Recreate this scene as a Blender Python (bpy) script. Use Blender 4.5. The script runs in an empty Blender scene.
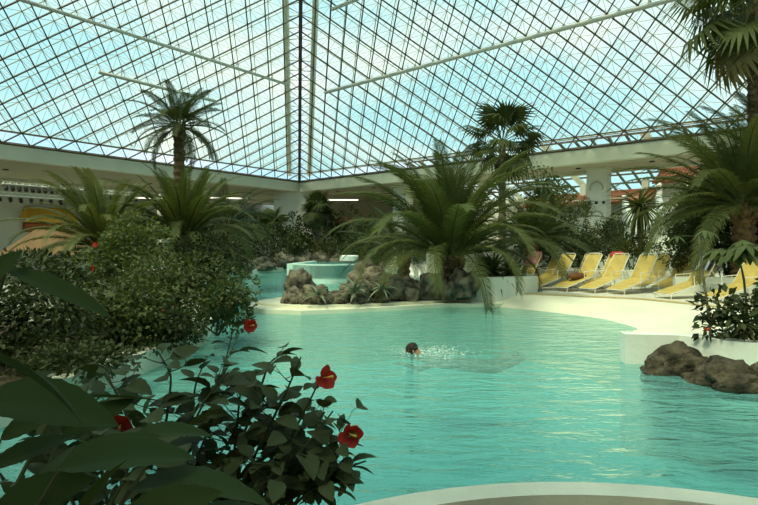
import bpy, math, random
import numpy as np
from mathutils import Vector, Matrix, noise, Euler

R = math.radians
random.seed(7)
np.random.seed(7)
S = bpy.context.scene
C = S.collection
F, HZ, CX, EYE = 510.0, 247.0, 379.0, 1.65

# ---------------------------------------------------------------- camera, sky, sun, exposure
cam = bpy.data.cameras.new('camera')
cam.sensor_width = 36.0
cam.lens = F / 758 * 36
cam.shift_y = (HZ - 252.5) / 758
cam.clip_start = 0.05
cam.clip_end = 500
co = bpy.data.objects.new('camera', cam)
C.objects.link(co)
co.location = (0, 0, EYE)
co.rotation_euler = (R(90), 0, 0)
S.camera = co

w = bpy.data.worlds.new('sky')
S.world = w
w.use_nodes = True
nt = w.node_tree
nt.nodes.clear()
tc = nt.nodes.new('ShaderNodeTexCoord')
mp = nt.nodes.new('ShaderNodeMapping')
mp.inputs['Scale'].default_value = (1.0, 1.0, 2.2)
mp.inputs['Location'].default_value = (2.2, 6.1, 5.5)
nz = nt.nodes.new('ShaderNodeTexNoise')
nz.inputs['Scale'].default_value = 2.3
nz.inputs['Detail'].default_value = 6
nz.inputs['Roughness'].default_value = 0.55
cr = nt.nodes.new('ShaderNodeValToRGB')
cr.color_ramp.elements[0].position = 0.46
cr.color_ramp.elements[0].color = (0.47, 0.79, 0.96, 1)
cr.color_ramp.elements[1].position = 0.74
cr.color_ramp.elements[1].color = (1.0, 1.0, 0.98, 1)
bg = nt.nodes.new('ShaderNodeBackground')
bg.inputs['Strength'].default_value = 0.97
ow = nt.nodes.new('ShaderNodeOutputWorld')
for a, b in ((tc.outputs['Generated'], mp.inputs[0]), (mp.outputs[0], nz.inputs['Vector']), (nz.outputs[0], cr.inputs[0]),
             (cr.outputs[0], bg.inputs[0]), (bg.outputs[0], ow.inputs[0])):
    nt.links.new(a, b)

sl = bpy.data.lights.new('sun', 'SUN')
sl.energy = 3.5
sl.angle = R(20)
sl.color = (1.0, 0.93, 0.68)
so = bpy.data.objects.new('sun', sl)
C.objects.link(so)
so.location = (-27, -30, 64)
so.rotation_euler = Vector((-.50, -.55, 1.2)).to_track_quat('Z', 'Y').to_euler()

vs = S.view_settings
vs.view_transform = 'Standard'
vs.look = 'None'
vs.gamma = 1.0
vs.use_curve_mapping = False
vs.exposure = 0.42
S.cycles.max_bounces = 7
S.cycles.diffuse_bounces = 4
S.cycles.transparent_max_bounces = 24
S.cycles.caustics_reflective = False
S.cycles.caustics_refractive = False

# ---------------------------------------------------------------- materials
MATS = {}


def mat(name, col, rough=0.7, var=0.0, scale=3.0, bump=0.0, bscale=None, island=0.0, translucent=0.0, spec=0.3, metal=0.0, col2=None, detail=5):
    m = bpy.data.materials.new(name)
    m.use_nodes = True
    t = m.node_tree
    p = t.nodes['Principled BSDF']
    p.inputs['Roughness'].default_value = rough
    p.inputs['Specular IOR Level'].default_value = spec
    p.inputs['Metallic'].default_value = metal
    c = (*col, 1)
    p.inputs['Base Color'].default_value = c
    src = None
    if var or col2:
        gc = t.nodes.new('ShaderNodeTexCoord')
        n = t.nodes.new('ShaderNodeTexNoise')
        n.inputs['Scale'].default_value = scale
        n.inputs['Detail'].default_value = detail
        t.links.new(gc.outputs['Object'], n.inputs['Vector'])
        rp = t.nodes.new('ShaderNodeValToRGB')
        rp.color_ramp.elements[0].position = 0.36
        rp.color_ramp.elements[1].position = 0.64
        if col2:
            rp.color_ramp.elements[0].color = c
            rp.color_ramp.elements[1].color = (*col2, 1)
        else:
            rp.color_ramp.elements[0].color = (*[x * (1 - var) for x in col], 1)
            rp.color_ramp.elements[1].color = (*[min(1, x * (1 + var)) for x in col], 1)
        t.links.new(n.outputs[0], rp.inputs[0])
        src = rp.outputs[0]
    if island:
        g = t.nodes.new('ShaderNodeNewGeometry')
        oi = t.nodes.new('ShaderNodeObjectInfo')
        ad = t.nodes.new('ShaderNodeMath')
        ad.operation = 'ADD'
        t.links.new(g.outputs['Random Per Island'], ad.inputs[0])
        t.links.new(oi.outputs['Random'], ad.inputs[1])
        mr = t.nodes.new('ShaderNodeMapRange')
        mr.inputs[1].default_value = 0
        mr.inputs[2].default_value = 2
        mr.inputs[3].default_value = 1 - island
        mr.inputs[4].default_value = 1 + island
        t.links.new(ad.outputs[0], mr.inputs[0])
        hs = t.nodes.new('ShaderNodeHueSaturation')
        hs.inputs['Color'].default_value = c
        if src:
            t.links.new(src, hs.inputs['Color'])
        t.links.new(mr.outputs[0], hs.inputs['Value'])
        src = hs.outputs[0]
    if src:
        t.links.new(src, p.inputs['Base Color'])
    if bump:
        gc = t.nodes.new('ShaderNodeTexCoord')
        n = t.nodes.new('ShaderNodeTexNoise')
        n.inputs['Scale'].default_value = bscale or scale * 4
        n.inputs['Detail'].default_value = 6
        t.links.new(gc.outputs['Object'], n.inputs['Vector'])
        b = t.nodes.new('ShaderNodeBump')
        b.inputs['Strength'].default_value = bump
        b.inputs['Distance'].default_value = 0.05
        t.links.new(n.outputs[0], b.inputs['Height'])
        t.links.new(b.outputs[0], p.inputs['Normal'])
    if translucent:
        tr = t.nodes.new('ShaderNodeBsdfTranslucent')
        tr.inputs[0].default_value = (min(1, col[0] * 1.5), min(1, col[1] * 1.5), col[2] * 0.6, 1)
        mx = t.nodes.new('ShaderNodeMixShader')
        mx.inputs[0].default_value = translucent
        t.links.new(p.outputs[0], mx.inputs[1])
        t.links.new(tr.outputs[0], mx.inputs[2])
        t.links.new(mx.outputs[0], t.nodes['Material Output'].inputs[0])
    MATS[name] = m
    return m


mat('steel_dark', (0.085, 0.068, 0.045), 0.6)
mat('steel_grey', (0.36, 0.36, 0.31), 0.55)
mat('steel_pale', (0.78, 0.79, 0.70), 0.5)
mat('tube_white', (0.58, 0.58, 0.50), 0.45)
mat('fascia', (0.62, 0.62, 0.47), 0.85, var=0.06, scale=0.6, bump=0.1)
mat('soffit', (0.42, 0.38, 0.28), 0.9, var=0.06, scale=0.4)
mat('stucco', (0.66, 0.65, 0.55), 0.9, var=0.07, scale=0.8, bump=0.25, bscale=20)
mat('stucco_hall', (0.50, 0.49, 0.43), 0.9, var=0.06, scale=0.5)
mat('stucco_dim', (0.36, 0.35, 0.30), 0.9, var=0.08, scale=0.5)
mat('dark_void', (0.03, 0.03, 0.025), 0.9)
mat('white_plaster', (0.82, 0.85, 0.76), 0.75, var=0.05, scale=1.5, bump=0.15, bscale=15)
mat('beach', (0.84, 0.82, 0.64), 0.8, var=0.07, scale=0.7, bump=0.1, bscale=30)
mat('deck', (0.72, 0.70, 0.58), 0.8, var=0.07, scale=0.6)
mat('edge_tan', (0.55, 0.42, 0.20), 0.8)
mat('coping', (0.78, 0.75, 0.60), 0.75, var=0.08, scale=2.5, bump=0.15, bscale=40)
mat('stone_brown', (0.20, 0.145, 0.08), 0.9, col2=(0.36, 0.27, 0.16), scale=2.5, bump=0.5, bscale=25)
mat('soil', (0.055, 0.042, 0.025), 0.95, var=0.3, scale=4, bump=0.4)
mat('pool_paint', (0.29, 0.67, 0.66), 0.7, var=0.05, scale=0.5)
mat('basin_paint', (0.72, 0.92, 0.80), 0.7, var=0.05, scale=1)
mat('rock', (0.05, 0.043, 0.032), 0.95, col2=(0.28, 0.245, 0.175), scale=1.8, bump=0.9, bscale=7, detail=9)
mat('rock_dark', (0.020, 0.017, 0.011), 0.85, col2=(0.115, 0.095, 0.06), scale=2.2, bump=0.9, bscale=8, detail=9)
mat('bark', (0.16, 0.10, 0.05), 0.95, var=0.4, scale=9, bump=0.8, bscale=20)
mat('bark_grey', (0.20, 0.165, 0.11), 0.95, var=0.3, scale=9, bump=0.6, bscale=20)
mat('stem_green', (0.06, 0.07, 0.03), 0.8)
mat('frond', (0.088, 0.105, 0.034), 0.5, island=0.35, translucent=0.22, spec=0.15)
mat('frond_pale', (0.125, 0.140, 0.050), 0.5, island=0.35, translucent=0.25, spec=0.15)
mat('frond_dark', (0.060, 0.076, 0.024), 0.55, island=0.3, translucent=0.15, spec=0.15)
mat('frond_dry', (0.34, 0.26, 0.11), 0.7, island=0.3, translucent=0.2)
mat('rachis', (0.26, 0.27, 0.09), 0.6)
mat('leaf', (0.078, 0.098, 0.034), 0.45, island=0.5, translucent=0.2, spec=0.15)
mat('leaf_pale', (0.125, 0.155, 0.055), 0.5, island=0.45, translucent=0.25, spec=0.15)
mat('leaf_dark', (0.048, 0.060, 0.024), 0.45, island=0.5, translucent=0.15, spec=0.15)
mat('leaf_near', (0.062, 0.078, 0.034), 0.6, island=0.45, translucent=0.12, spec=0.12)
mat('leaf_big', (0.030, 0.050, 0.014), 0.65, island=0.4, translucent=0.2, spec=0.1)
mat('succulent', (0.17, 0.20, 0.13), 0.6, island=0.3)
mat('straw', (0.50, 0.47, 0.28), 0.8, island=0.3)
mat('petal_red', (0.42, 0.028, 0.020), 0.6, island=0.25, translucent=0.25)
mat('petal_pink', (0.62, 0.10, 0.10), 0.6, island=0.2, translucent=0.2)
mat('petal_yellow', (0.75, 0.50, 0.10), 0.6, island=0.2)
mat('stamen', (0.85, 0.55, 0.10), 0.6)
mat('lounger_yellow', (0.62, 0.46, 0.13), 0.6, var=0.10, scale=5)
mat('lounger_white', (0.80, 0.80, 0.70), 0.4)
mat('towel_navy', (0.02, 0.022, 0.05), 0.9)
mat('towel_white', (0.75, 0.75, 0.72), 0.9)
mat('towel_pink', (0.75, 0.33, 0.33), 0.9)
mat('towel_orange', (0.78, 0.40, 0.10), 0.9)
mat('towel_red', (0.55, 0.07, 0.07), 0.9)
mat('bag_brown', (0.17, 0.07, 0.03), 0.7)
mat('roof_tile', (0.24, 0.085, 0.045), 0.85, var=0.35, scale=6)
mat('tent_tan', (0.24, 0.135, 0.065), 0.85, var=0.1, scale=1)
mat('awning_yellow', (0.62, 0.32, 0.03), 0.8, var=0.08, scale=2)
mat('awning_red', (0.42, 0.12, 0.06), 0.8)
mat('lamp_black', (0.012, 0.012, 0.012), 0.5)
mat('hair', (0.022, 0.012, 0.008), 0.6, bump=0.5, bscale=60)
mat('skin', (0.46, 0.25, 0.15), 0.55)
mat('trunks', (0.03, 0.04, 0.12), 0.7)
mat('foam', (0.86, 0.95, 0.90), 0.5)


def water_mat():
    m = bpy.data.materials.new('water')
    m.use_nodes = True
    t = m.node_tree
    t.nodes.clear()
    out = t.nodes.new('ShaderNodeOutputMaterial')
    tr = t.nodes.new('ShaderNodeBsdfTransparent')
    tr.inputs[0].default_value = (0.60, 0.90, 0.89, 1)
    df = t.nodes.new('ShaderNodeBsdfDiffuse')
    df.inputs[0].default_value = (0.22, 0.58, 0.56, 1)
    m1 = t.nodes.new('ShaderNodeMixShader')
    m1.inputs[0].default_value = 0.42
    gl = t.nodes.new('ShaderNodeBsdfGlossy')
    gl.inputs['Roughness'].default_value = 0.06
    gl.inputs[0].default_value = (0.9, 1.0, 0.95, 1)
    fr = t.nodes.new('ShaderNodeFresnel')
    fr.inputs[0].default_value = 1.33
    mx = t.nodes.new('ShaderNodeMixShader')
    gc = t.nodes.new('ShaderNodeTexCoord')
    mp1 = t.nodes.new('ShaderNodeMapping')
    mp1.inputs['Scale'].default_value = (0.8, 1.9, 1)
    mp1.inputs['Rotation'].default_value = (0, 0, R(12))
    n1 = t.nodes.new('ShaderNodeTexNoise')
    n1.inputs['Scale'].default_value = 2.2
    n1.inputs['Detail'].default_value = 4
    n1.inputs['Distortion'].default_value = 0.6
    n2 = t.nodes.new('ShaderNodeTexNoise')
    n2.inputs['Scale'].default_value = 9
    n2.inputs['Detail'].default_value = 3
    ad = t.nodes.new('ShaderNodeMath')
    ad.operation = 'MULTIPLY_ADD'
    ad.inputs[1].default_value = 0.22
    b = t.nodes.new('ShaderNodeBump')
    b.inputs['Strength'].default_value = 0.55
    b.inputs['Distance'].default_value = 0.12
    L = t.links.new
    L(gc.outputs['Object'], mp1.inputs[0])
    L(mp1.outputs[0], n1.inputs['Vector'])
    L(mp1.outputs[0], n2.inputs['Vector'])
    L(n2.outputs[0], ad.inputs[0])
    L(n1.outputs[0], ad.inputs[2])
    L(ad.outputs[0], b.inputs['Height'])
    L(b.outputs[0], gl.inputs['Normal'])
    L(b.outputs[0], fr.inputs['Normal'])
    L(b.outputs[0], df.inputs['Normal'])
    L(tr.outputs[0], m1.inputs[1])
    L(df.outputs[0], m1.inputs[2])
    L(fr.outputs[0], mx.inputs[0])
    L(m1.outputs[0], mx.inputs[1])
    L(gl.outputs[0], mx.inputs[2])
    L(mx.outputs[0], out.inputs[0])
    MATS['water'] = m


def glass_mat():
    m = bpy.data.materials.new('glass')
    m.use_nodes = True
    t = m.node_tree
    t.nodes.clear()
    out = t.nodes.new('ShaderNodeOutputMaterial')
    tr = t.nodes.new('ShaderNodeBsdfTransparent')
    tr.inputs[0].default_value = (0.90, 0.97, 0.82, 1)
    gl = t.nodes.new('ShaderNodeBsdfGlossy')
    gl.inputs['Roughness'].default_value = 0.05
    mx = t.nodes.new('ShaderNodeMixShader')
    mx.inputs[0].default_value = 0.04
    t.links.new(tr.outputs[0], mx.inputs[1])
    t.links.new(gl.outputs[0], mx.inputs[2])
    t.links.new(mx.outputs[0], out.inputs[0])
    MATS['glass'] = m


water_mat()
glass_mat()


# ---------------------------------------------------------------- helpers
def W(px, py, Y):
    """place seen towards (px, py) at distance Y in front of the viewer"""
    return Vector(((px - CX) / F * Y, Y, EYE - (py - HZ) / F * Y))


def G(px, py, z=0.0):
    return W(px, py, (EYE - z) * F / (py - HZ))


def tag(o, label=None, cat=None, group=None, kind=None):
    for k, v in (('label', label), ('category', cat), ('group', group), ('kind', kind)):
        if v:
            o[k] = v
    return o


def link(name, data, parent=None, m=None):
    o = bpy.data.objects.new(name, data)
    C.objects.link(o)
    if parent is not None:
        o.parent = parent
    if m and data is not None and not data.materials:
        data.materials.append(MATS[m])
    return o


def thing(name, label, cat, loc=(0, 0, 0), rz=0.0, group=None, kind=None):
    o = link(name, None)
    o.empty_display_size = 0.2
    o.location = loc
    o.rotation_euler = (0, 0, rz)
    return tag(o, label, cat, group, kind)


def copy_tree(o, parent=None):
    c = o.copy()
    C.objects.link(c)
    c.parent = parent
    for ch in list(o.children):
        copy_tree(ch, c)
    return c


class MB:
    def __init__(s):
        s.v, s.f = [], []

    def add(s, vs_, fs):
        k = len(s.v)
        s.v += [tuple(x) for x in vs_]
        s.f += [tuple(i + k for i in f) for f in fs]
        return s

    def box(s, c, d, rz=0.0, ry=0.0, rx=0.0):
        x, y, z = (q / 2 for q in d)
        M = Matrix.Translation(c) @ Euler((rx, ry, rz)).to_matrix().to_4x4()
        vv = [M @ Vector((a, b, e)) for a in (-x, x) for b in (-y, y) for e in (-z, z)]
        return s.add(vv, [(0, 1, 3, 2), (4, 6, 7, 5), (0, 4, 5, 1), (2, 3, 7, 6), (0, 2, 6, 4), (1, 5, 7, 3)])

    def bar(s, p, q, a, b=None, up=(0, 0, 1)):
        """rectangular bar from p to q"""
        p, q = Vector(p), Vector(q)
        b = b or a
        d = (q - p).normalized()
        u = Vector(up)
        sx = d.cross(u)
        if sx.length < 1e-4:
            sx = d.cross(Vector((1, 0, 0)))
        sx.normalize()
        sy = d.cross(sx)
        vv = []
        for e in (p, q):
            for i, j in ((-1, -1), (1, -1), (1, 1), (-1, 1)):
                vv.append(e + sx * i * a / 2 + sy * j * b / 2)
        return s.add(vv, [(3, 2, 1, 0), (4, 5, 6, 7), (0, 1, 5, 4), (1, 2, 6, 5), (2, 3, 7, 6), (3, 0, 4, 7)])

    def tube(s, pts, r, n=6, cap=True):
        pts = [Vector(p) for p in pts]
        rs = r if isinstance(r, (list, tuple)) else [r] * len(pts)
        k = len(s.v)
        up = None
        for i, p in enumerate(pts):
            d = (pts[min(i + 1, len(pts) - 1)] - pts[max(i - 1, 0)]).normalized()
            if up is None:
                up = Vector((0, 0, 1)) if abs(d.z) < 0.9 else Vector((1, 0, 0))
            sx = d.cross(up).normalized()
            sy = sx.cross(d).normalized()
            up = sy
            for j in range(n):
                a = 2 * math.pi * j / n
                s.v.append(tuple(p + (sx * math.cos(a) + sy * math.sin(a)) * rs[i]))
        for i in range(len(pts) - 1):
            for j in range(n):
                a, b = k + i * n + j, k + i * n + (j + 1) % n
                s.f.append((a, b, b + n, a + n))
        if cap:
            s.f.append(tuple(k + j for j in range(n))[::-1])
            e = k + (len(pts) - 1) * n
            s.f.append(tuple(e + j for j in range(n)))
        return s

    def prism(s, poly, z0, z1):
        n = len(poly)
        ar = sum(poly[i][0] * poly[(i + 1) % n][1] - poly[(i + 1) % n][0] * poly[i][1] for i in range(n))
        if ar < 0:
            poly = poly[::-1]
        vv = [(x, y, z0) for x, y in poly] + [(x, y, z1) for x, y in poly]
        ff = [tuple(range(n))[::-1], tuple(range(n, 2 * n))] + [(i, (i + 1) % n, n + (i + 1) % n, n + i) for i in range(n)]
        return s.add(vv, ff)

    def lathe(s, prof, n=12, c=(0, 0, 0)):
        k = len(s.v)
        for r, z in prof:
            for j in range(n):
                a = 2 * math.pi * j / n
                s.v.append((c[0] + r * math.cos(a), c[1] + r * math.sin(a), c[2] + z))
        for i in range(len(prof) - 1):
            for j in range(n):
                a, b = k + i * n + j, k + i * n + (j + 1) % n
                s.f.append((a, b, b + n, a + n))
        s.f.append(tuple(k + j for j in range(n))[::-1])
        s.f.append(tuple(k + (len(prof) - 1) * n + j for j in range(n)))
        return s

    def mesh(s, name, smooth=False):
        me = bpy.data.meshes.new(name)
        me.from_pydata(s.v, [], s.f)
        if smooth:
            me.polygons.foreach_set('use_smooth', [True] * len(me.polygons))
        me.update()
        return me

    def build(s, name, m, parent=None, smooth=False):
        return link(name, s.mesh(name, smooth), parent, m)


def struct(name, mb, m, label, cat=None, smooth=False):
    o = mb.build(name, m, None, smooth)
    return tag(o, label, cat or name.split('_')[0], None, 'structure')


def np_mesh(name, verts, tris):
    me = bpy.data.meshes.new(name)
    verts = np.asarray(verts, dtype=np.float32).reshape(-1, 3)
    tris = np.asarray(tris, dtype=np.int32).reshape(-1, 3)
    me.vertices.add(len(verts))
    me.vertices.foreach_set('co', verts.ravel())
    me.loops.add(tris.size)
    me.loops.foreach_set('vertex_index', tris.ravel())
    me.polygons.add(len(tris))
    me.polygons.foreach_set('loop_start', np.arange(0, tris.size, 3, dtype=np.int32))
    me.update(calc_edges=True)
    return me


LEAF_V = np.array([(0, 0, 0), (.5, 0, -.02), (1, 0, -.10), (.42, .27, .07), (.42, -.27, .07)], dtype=np.float32)
LEAF_T = np.array([(0, 4, 1), (1, 4, 2), (0, 1, 3), (1, 2, 3)], dtype=np.int32)
BLADE_V = np.array([(0, 0.02, 0), (0, -.02, 0), (.5, .03, .05), (.5, -.03, .05), (1, 0, -.12)], dtype=np.float32)
BLADE_T = np.array([(0, 1, 3), (0, 3, 2), (2, 3, 4)], dtype=np.int32)


OV_V = np.array([(0, 0, 0), (.25, .21, .05), (.55, .26, .05), (.82, .14, 0), (1, 0, -.10), (.82, -.14, 0), (.55, -.26, .05), (.25, -.21, .05), (.25, 0, 0), (.55, 0, -.02), (.82, 0, -.05)], dtype=np.float32)
OV_T = np.array([(0, 8, 1), (8, 9, 1), (9, 2, 1), (9, 10, 2), (10, 3, 2), (10, 4, 3), (0, 7, 8), (8, 7, 9), (9, 7, 6), (9, 6, 10), (10, 6, 5), (10, 5, 4)], dtype=np.int32)


def scatter(name, pts, dirs, sizes, tv=LEAF_V, tt=LEAF_T, roll=0.6):
    """one leaf of the template at every point, along its direction"""
    pts, dirs, sizes = np.asarray(pts), np.asarray(dirs), np.asarray(sizes)
    n = len(pts)
    d = dirs / np.linalg.norm(dirs, axis=1, keepdims=True)
    up = np.tile(np.array([0, 0, 1.0]), (n, 1)) + np.random.normal(0, roll, (n, 3))
    s = np.cross(up, d)
    s /= np.linalg.norm(s, axis=1, keepdims=True) + 1e-9
    u = np.cross(d, s)
    v = (tv[None, :, 0, None] * d[:, None] + tv[None, :, 1, None] * s[:, None] + tv[None, :, 2, None] * u[:, None]) * sizes[:, None, None] + pts[:, None]
    t = tt[None] + (np.arange(n) * len(tv))[:, None, None]
    return np_mesh(name, v, t)


def rand_dirs(n):
    a = np.random.normal(0, 1, (n, 3))
    return a / np.linalg.norm(a, axis=1, keepdims=True)


def shrub(name, label, cat, c, r, n, leaf, m, group=None, base=None, lumps=13, stems=4, flat=0.35):
    """bush: clumps of leaves on stems, centred at c with radii r"""
    c, r = Vector(c), np.array(r)
    base = c.z - r[2] * 0.95 if base is None else base
    root = thing(name, label, cat, (c.x, c.y, base), 0, group)
    ld = rand_dirs(lumps)
    ld[:, 2] = np.linspace(-.85, 1.0, lumps)
    cen = ld * np.random.uniform(0.35, 0.72, (lumps, 1)) * r
    rad = np.random.uniform(0.34, 0.55, lumps)
    k = np.random.randint(0, lumps, n)
    o = rand_dirs(n)
    p = cen[k] + o * (rad[k] * np.random.uniform(0.55, 1.05, n) ** 0.6)[:, None] * r
    p[:, 2] += c.z - base
    ok = p[:, 2] > 0.02
    p, o = p[ok], o[ok]
    d = o * 0.9 + np.random.normal(0, 0.45, o.shape) + np.array([0, 0, -flat * 0.3])
    me = scatter('foliage', p, d, leaf * np.random.uniform(0.65, 1.25, len(p)))
    tag(link('foliage', me, root, m), kind='stuff')
    for i in range(stems):
        q = cen[i % lumps]
        mb = MB()
        b0 = Vector((random.uniform(-.12, .12) * r[0], random.uniform(-.12, .12) * r[1], -0.02))
        e = Vector((q[0], q[1], q[2] + c.z - base))
        mb.tube([b0, b0.lerp(e, .5) + Vector((0, 0, .08 * r[2])), e], [0.03 * max(r), 0.02 * max(r), 0.008 * max(r)], 5)
        mb.build('stem', 'stem_green', root)
    return root


# ---------------------------------------------------------------- fronds, fan leaves, palms
def frond_mesh(name, L, droop, leaflets=48, ll=0.13, wid=0.011, vee=0.45, bare=0.10, ragged=0.1, hang=0.25, bend=1.4):
    n = 18
    pts, ang = [Vector((0, 0, 0))], []
    for i in range(n):
        t = (i + .5) / n
        a = -droop * t ** bend
        ang.append(a)
        pts.append(pts[-1] + Vector((math.cos(a), 0, math.sin(a))) * (L / n))
    mb = MB()
    mb.tube(pts, [L * 0.011 * (1 - i / (n + 1)) + 0.003 for i in range(n + 1)], 4, False)
    V, T = [], []
    V += [list(x) for x in mb.v]
    for f in mb.f:
        T += [(f[0], f[1], f[2]), (f[0], f[2], f[3])]
    for i in range(leaflets):
        t = bare + (1 - bare) * (i + .5) / leaflets
        x = t * n
        j = min(int(x), n - 1)
        p = pts[j].lerp(pts[j + 1], x - j)
        a = ang[j]
        fw = Vector((math.cos(a), 0, math.sin(a)))
        up = Vector((-math.sin(a), 0, math.cos(a)))
        le = L * ll * (0.45 + 0.75 * math.sin(math.pi * min(1, 0.18 + t * 0.80))) * random.uniform(1 - ragged, 1 + ragged)
        sw = 0.5 + 0.75 * t
        for sd in (-1, 1):
            dv = (fw * sw + Vector((0, sd, 0)) + up * vee * random.uniform(.6, 1.2) * (1 - .5 * t)).normalized()
            e = p + dv * le
            e.z -= hang * le * random.uniform(.5, 1.3)
            mid = p + dv * le * .55 + Vector((0, 0, -hang * .12 * le))
            wv = fw * (L * wid)
            k = len(V)
            V += [list(p - wv * .35), list(p + wv * .35), list(mid + wv * .5), list(mid - wv * .5), list(e)]
            T += [(k, k + 1, k + 2), (k, k + 2, k + 3), (k + 3, k + 2, k + 4)]
    return np_mesh(name, V, T)


def fan_mesh(name, pet, rad, seg=26, spread=300, droop=0.35, wid=None):
    """petiole along +X, then a fan of pleated segments"""
    mb = MB()
    mb.tube([(0, 0, 0), (pet * .5, 0, pet * .05), (pet, 0, 0)], [0.022, 0.014, 0.010], 4, False)
    V = [list(x) for x in mb.v]
    T = []
    for f in mb.f:
        T += [(f[0], f[1], f[2]), (f[0], f[2], f[3])]
    c = Vector((pet, 0, 0))
    for i in range(seg):
        a = R(-spread / 2 + spread * (i + .5) / seg)
        d = Vector((math.cos(a), math.sin(a), 0))
        s = Vector((-d.y, d.x, 0))
        le = rad * (0.72 + 0.28 * math.cos(a * .6)) * random.uniform(.92, 1.06)
        wd = le * math.tan(R(spread / seg)) * .52 * .55
        m1 = c + d * le * .55 + Vector((0, 0, .04 * rad))
        e = c + d * le + Vector((0, 0, -droop * rad * random.uniform(.6, 1.2)))
        k = len(V)
        V += [list(c), list(m1 + s * wd), list(m1 - s * wd + Vector((0, 0, .02 * rad))), list(e)]
        T += [(k, k + 2, k + 1), (k + 1, k + 2, k + 3)]
    return np_mesh(name, V, T)


def trunk_mesh(h, r0, r1, rough=0.12, n=10, lean=(0, 0), step=0.12):
    mb = MB()
    pts, rs = [], []
    k = max(4, int(h / step))
    for i in range(k + 1):
        t = i / k
        pts.append((lean[0] * t * t, lean[1] * t * t, h * t))
        rs.append((r0 + (r1 - r0) * t) * (1 + rough * (1 if i % 2 else -1) * .5))
    mb.tube(pts, rs, n)
    return mb.mesh('trunk')


def date_palm(label, loc, trunk_h, r_tr, L, nf, pmin=-35, pmax=82, m='frond', droop=(0.7, 1.5), seed=1, leaflets=48, lean=(0, 0), ll=.13, wid=.011, azr=(0, 360), dry=0, bias=1.0, name='date_palm', hang=0.25, bend=1.7, bare=0.14):
    random.seed(seed)
    root = thing(name, label, 'palm', loc, 0)
    link('trunk', trunk_mesh(trunk_h, r_tr, r_tr * .9, .25, 10, lean), root, 'bark')
    meshes = [frond_mesh('frond', L * random.uniform(.9, 1.08), droop[0] + (droop[1] - droop[0]) * i / 4, leaflets, ll, wid, hang=hang, bend=bend, bare=bare) for i in range(5)]
    for i in range(nf):
        t = (i + .5) / nf
        p = pmin + (pmax - pmin) * (1 - t ** bias)
        az = i * 137.5 + random.uniform(-12, 12)
        if azr != (0, 360):
            az = azr[0] + (az % 360) / 360 * (azr[1] - azr[0])
        j = int(min(4, max(0, t * 4 + random.uniform(-1, 1.6))))
        o = link('frond', meshes[j], root, None)
        if not o.data.materials:
            o.data.materials.append(MATS[m])
        o.location = (lean[0] + math.cos(R(az)) * r_tr * .5, lean[1] + math.sin(R(az)) * r_tr * .5, trunk_h - 0.05 + 0.12 * r_tr * (p / 40))
        o.rotation_euler = (random.uniform(-.25, .25), -R(p + random.uniform(-6, 6)), R(az))
        s = (0.84 + 0.16 * min(1, t * 2.2)) * random.uniform(.92, 1.08)
        o.scale = (s, s, s)
    for i in range(dry):
        o = link('dry_frond', frond_mesh('dry_frond', L * .7, 1.0, 26, .11, .010), root, 'frond_dry')
        o.location = (lean[0], lean[1], trunk_h - .15)
        o.rotation_euler = (0, R(50 + random.uniform(0, 25)), R(i * 97))
    # old leaf bases around the top of the trunk
    mb = MB()
    for i in range(26):
        a = i * 2.4
        z = trunk_h - 0.04 - 0.018 * i * min(1, trunk_h / .6)
        d = Vector((math.cos(a), math.sin(a), 0))
        b0 = Vector((lean[0], lean[1], max(.03, z))) + d * r_tr * .8
        mb.tube([b0, b0 + d * r_tr * .35 + Vector((0, 0, r_tr * .5))], [r_tr * .22, r_tr * .1], 4)
    mb.build('leaf_base_ring', 'bark', root)
    return root


def fan_palm(label, loc, trunk_h, r_tr, pet, rad, nl, m='frond', seed=1, lean=(0, 0), pmin=-50, pmax=75, seg=26, name='fan_palm', droop=.35, skirt=0):
    random.seed(seed)
    root = thing(name, label, 'palm', loc, 0)
    link('trunk', trunk_mesh(trunk_h, r_tr, r_tr * .85, .18, 9, lean), root, 'bark_grey' if skirt == 0 else 'bark')
    ms = [fan_mesh('fan_leaf', pet * random.uniform(.8, 1.15), rad * random.uniform(.9, 1.1), seg, 290, droop * (0.6 + .4 * i)) for i in range(4)]
    for i in range(nl):
        t = (i + .5) / nl
        p = pmax + (pmin - pmax) * t
        o = link('fan_leaf', ms[i % 4], root, m)
        o.location = (lean[0], lean[1], trunk_h - .05)
        o.rotation_euler = (random.uniform(-.4, .4), -R(p + random.uniform(-8, 8)), R(i * 137.5 + random.uniform(-10, 10)))
        s = random.uniform(.85, 1.1)
        o.scale = (s, s, s)
    for i in range(skirt):
        o = link('dry_leaf', ms[i % 4].copy(), root)
        o.data.materials.clear()
        o.data.materials.append(MATS['frond_dry'])
        o.location = (lean[0], lean[1], trunk_h - .25)
        o.rotation_euler = (0, R(random.uniform(60, 80)), R(i * 100))
    return root


def boulder(label, loc, size, seed, m='rock', rz=0.0, group=None, sink=0.25, amp=0.38):
    me = bpy.data.meshes.new('boulder')
    import bmesh
    bm = bmesh.new()
    bmesh.ops.create_icosphere(bm, subdivisions=4, radius=1)
    off = Vector((seed * 3.7, seed * 1.3, seed * 7.1))
    for v in bm.verts:
        p = v.co.copy()
        d = noise.noise(p * 1.1 + off) * amp + noise.noise(p * 2.6 + off) * amp * .6 - abs(noise.noise(p * 4.2 + off)) * amp * .6 + noise.noise(p * 9 + off) * amp * .14
        v.co = p * (1 + d)
        v.co.z = max(v.co.z, -sink * 1.6)
    bm.to_mesh(me)
    bm.free()
    me.polygons.foreach_set('use_smooth', [True] * len(me.polygons))
    o = link('boulder', me, None, m)
    o.location = loc
    o.scale = size
    o.rotation_euler = (0, 0, rz)
    return tag(o, label, 'rock', group)


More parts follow.
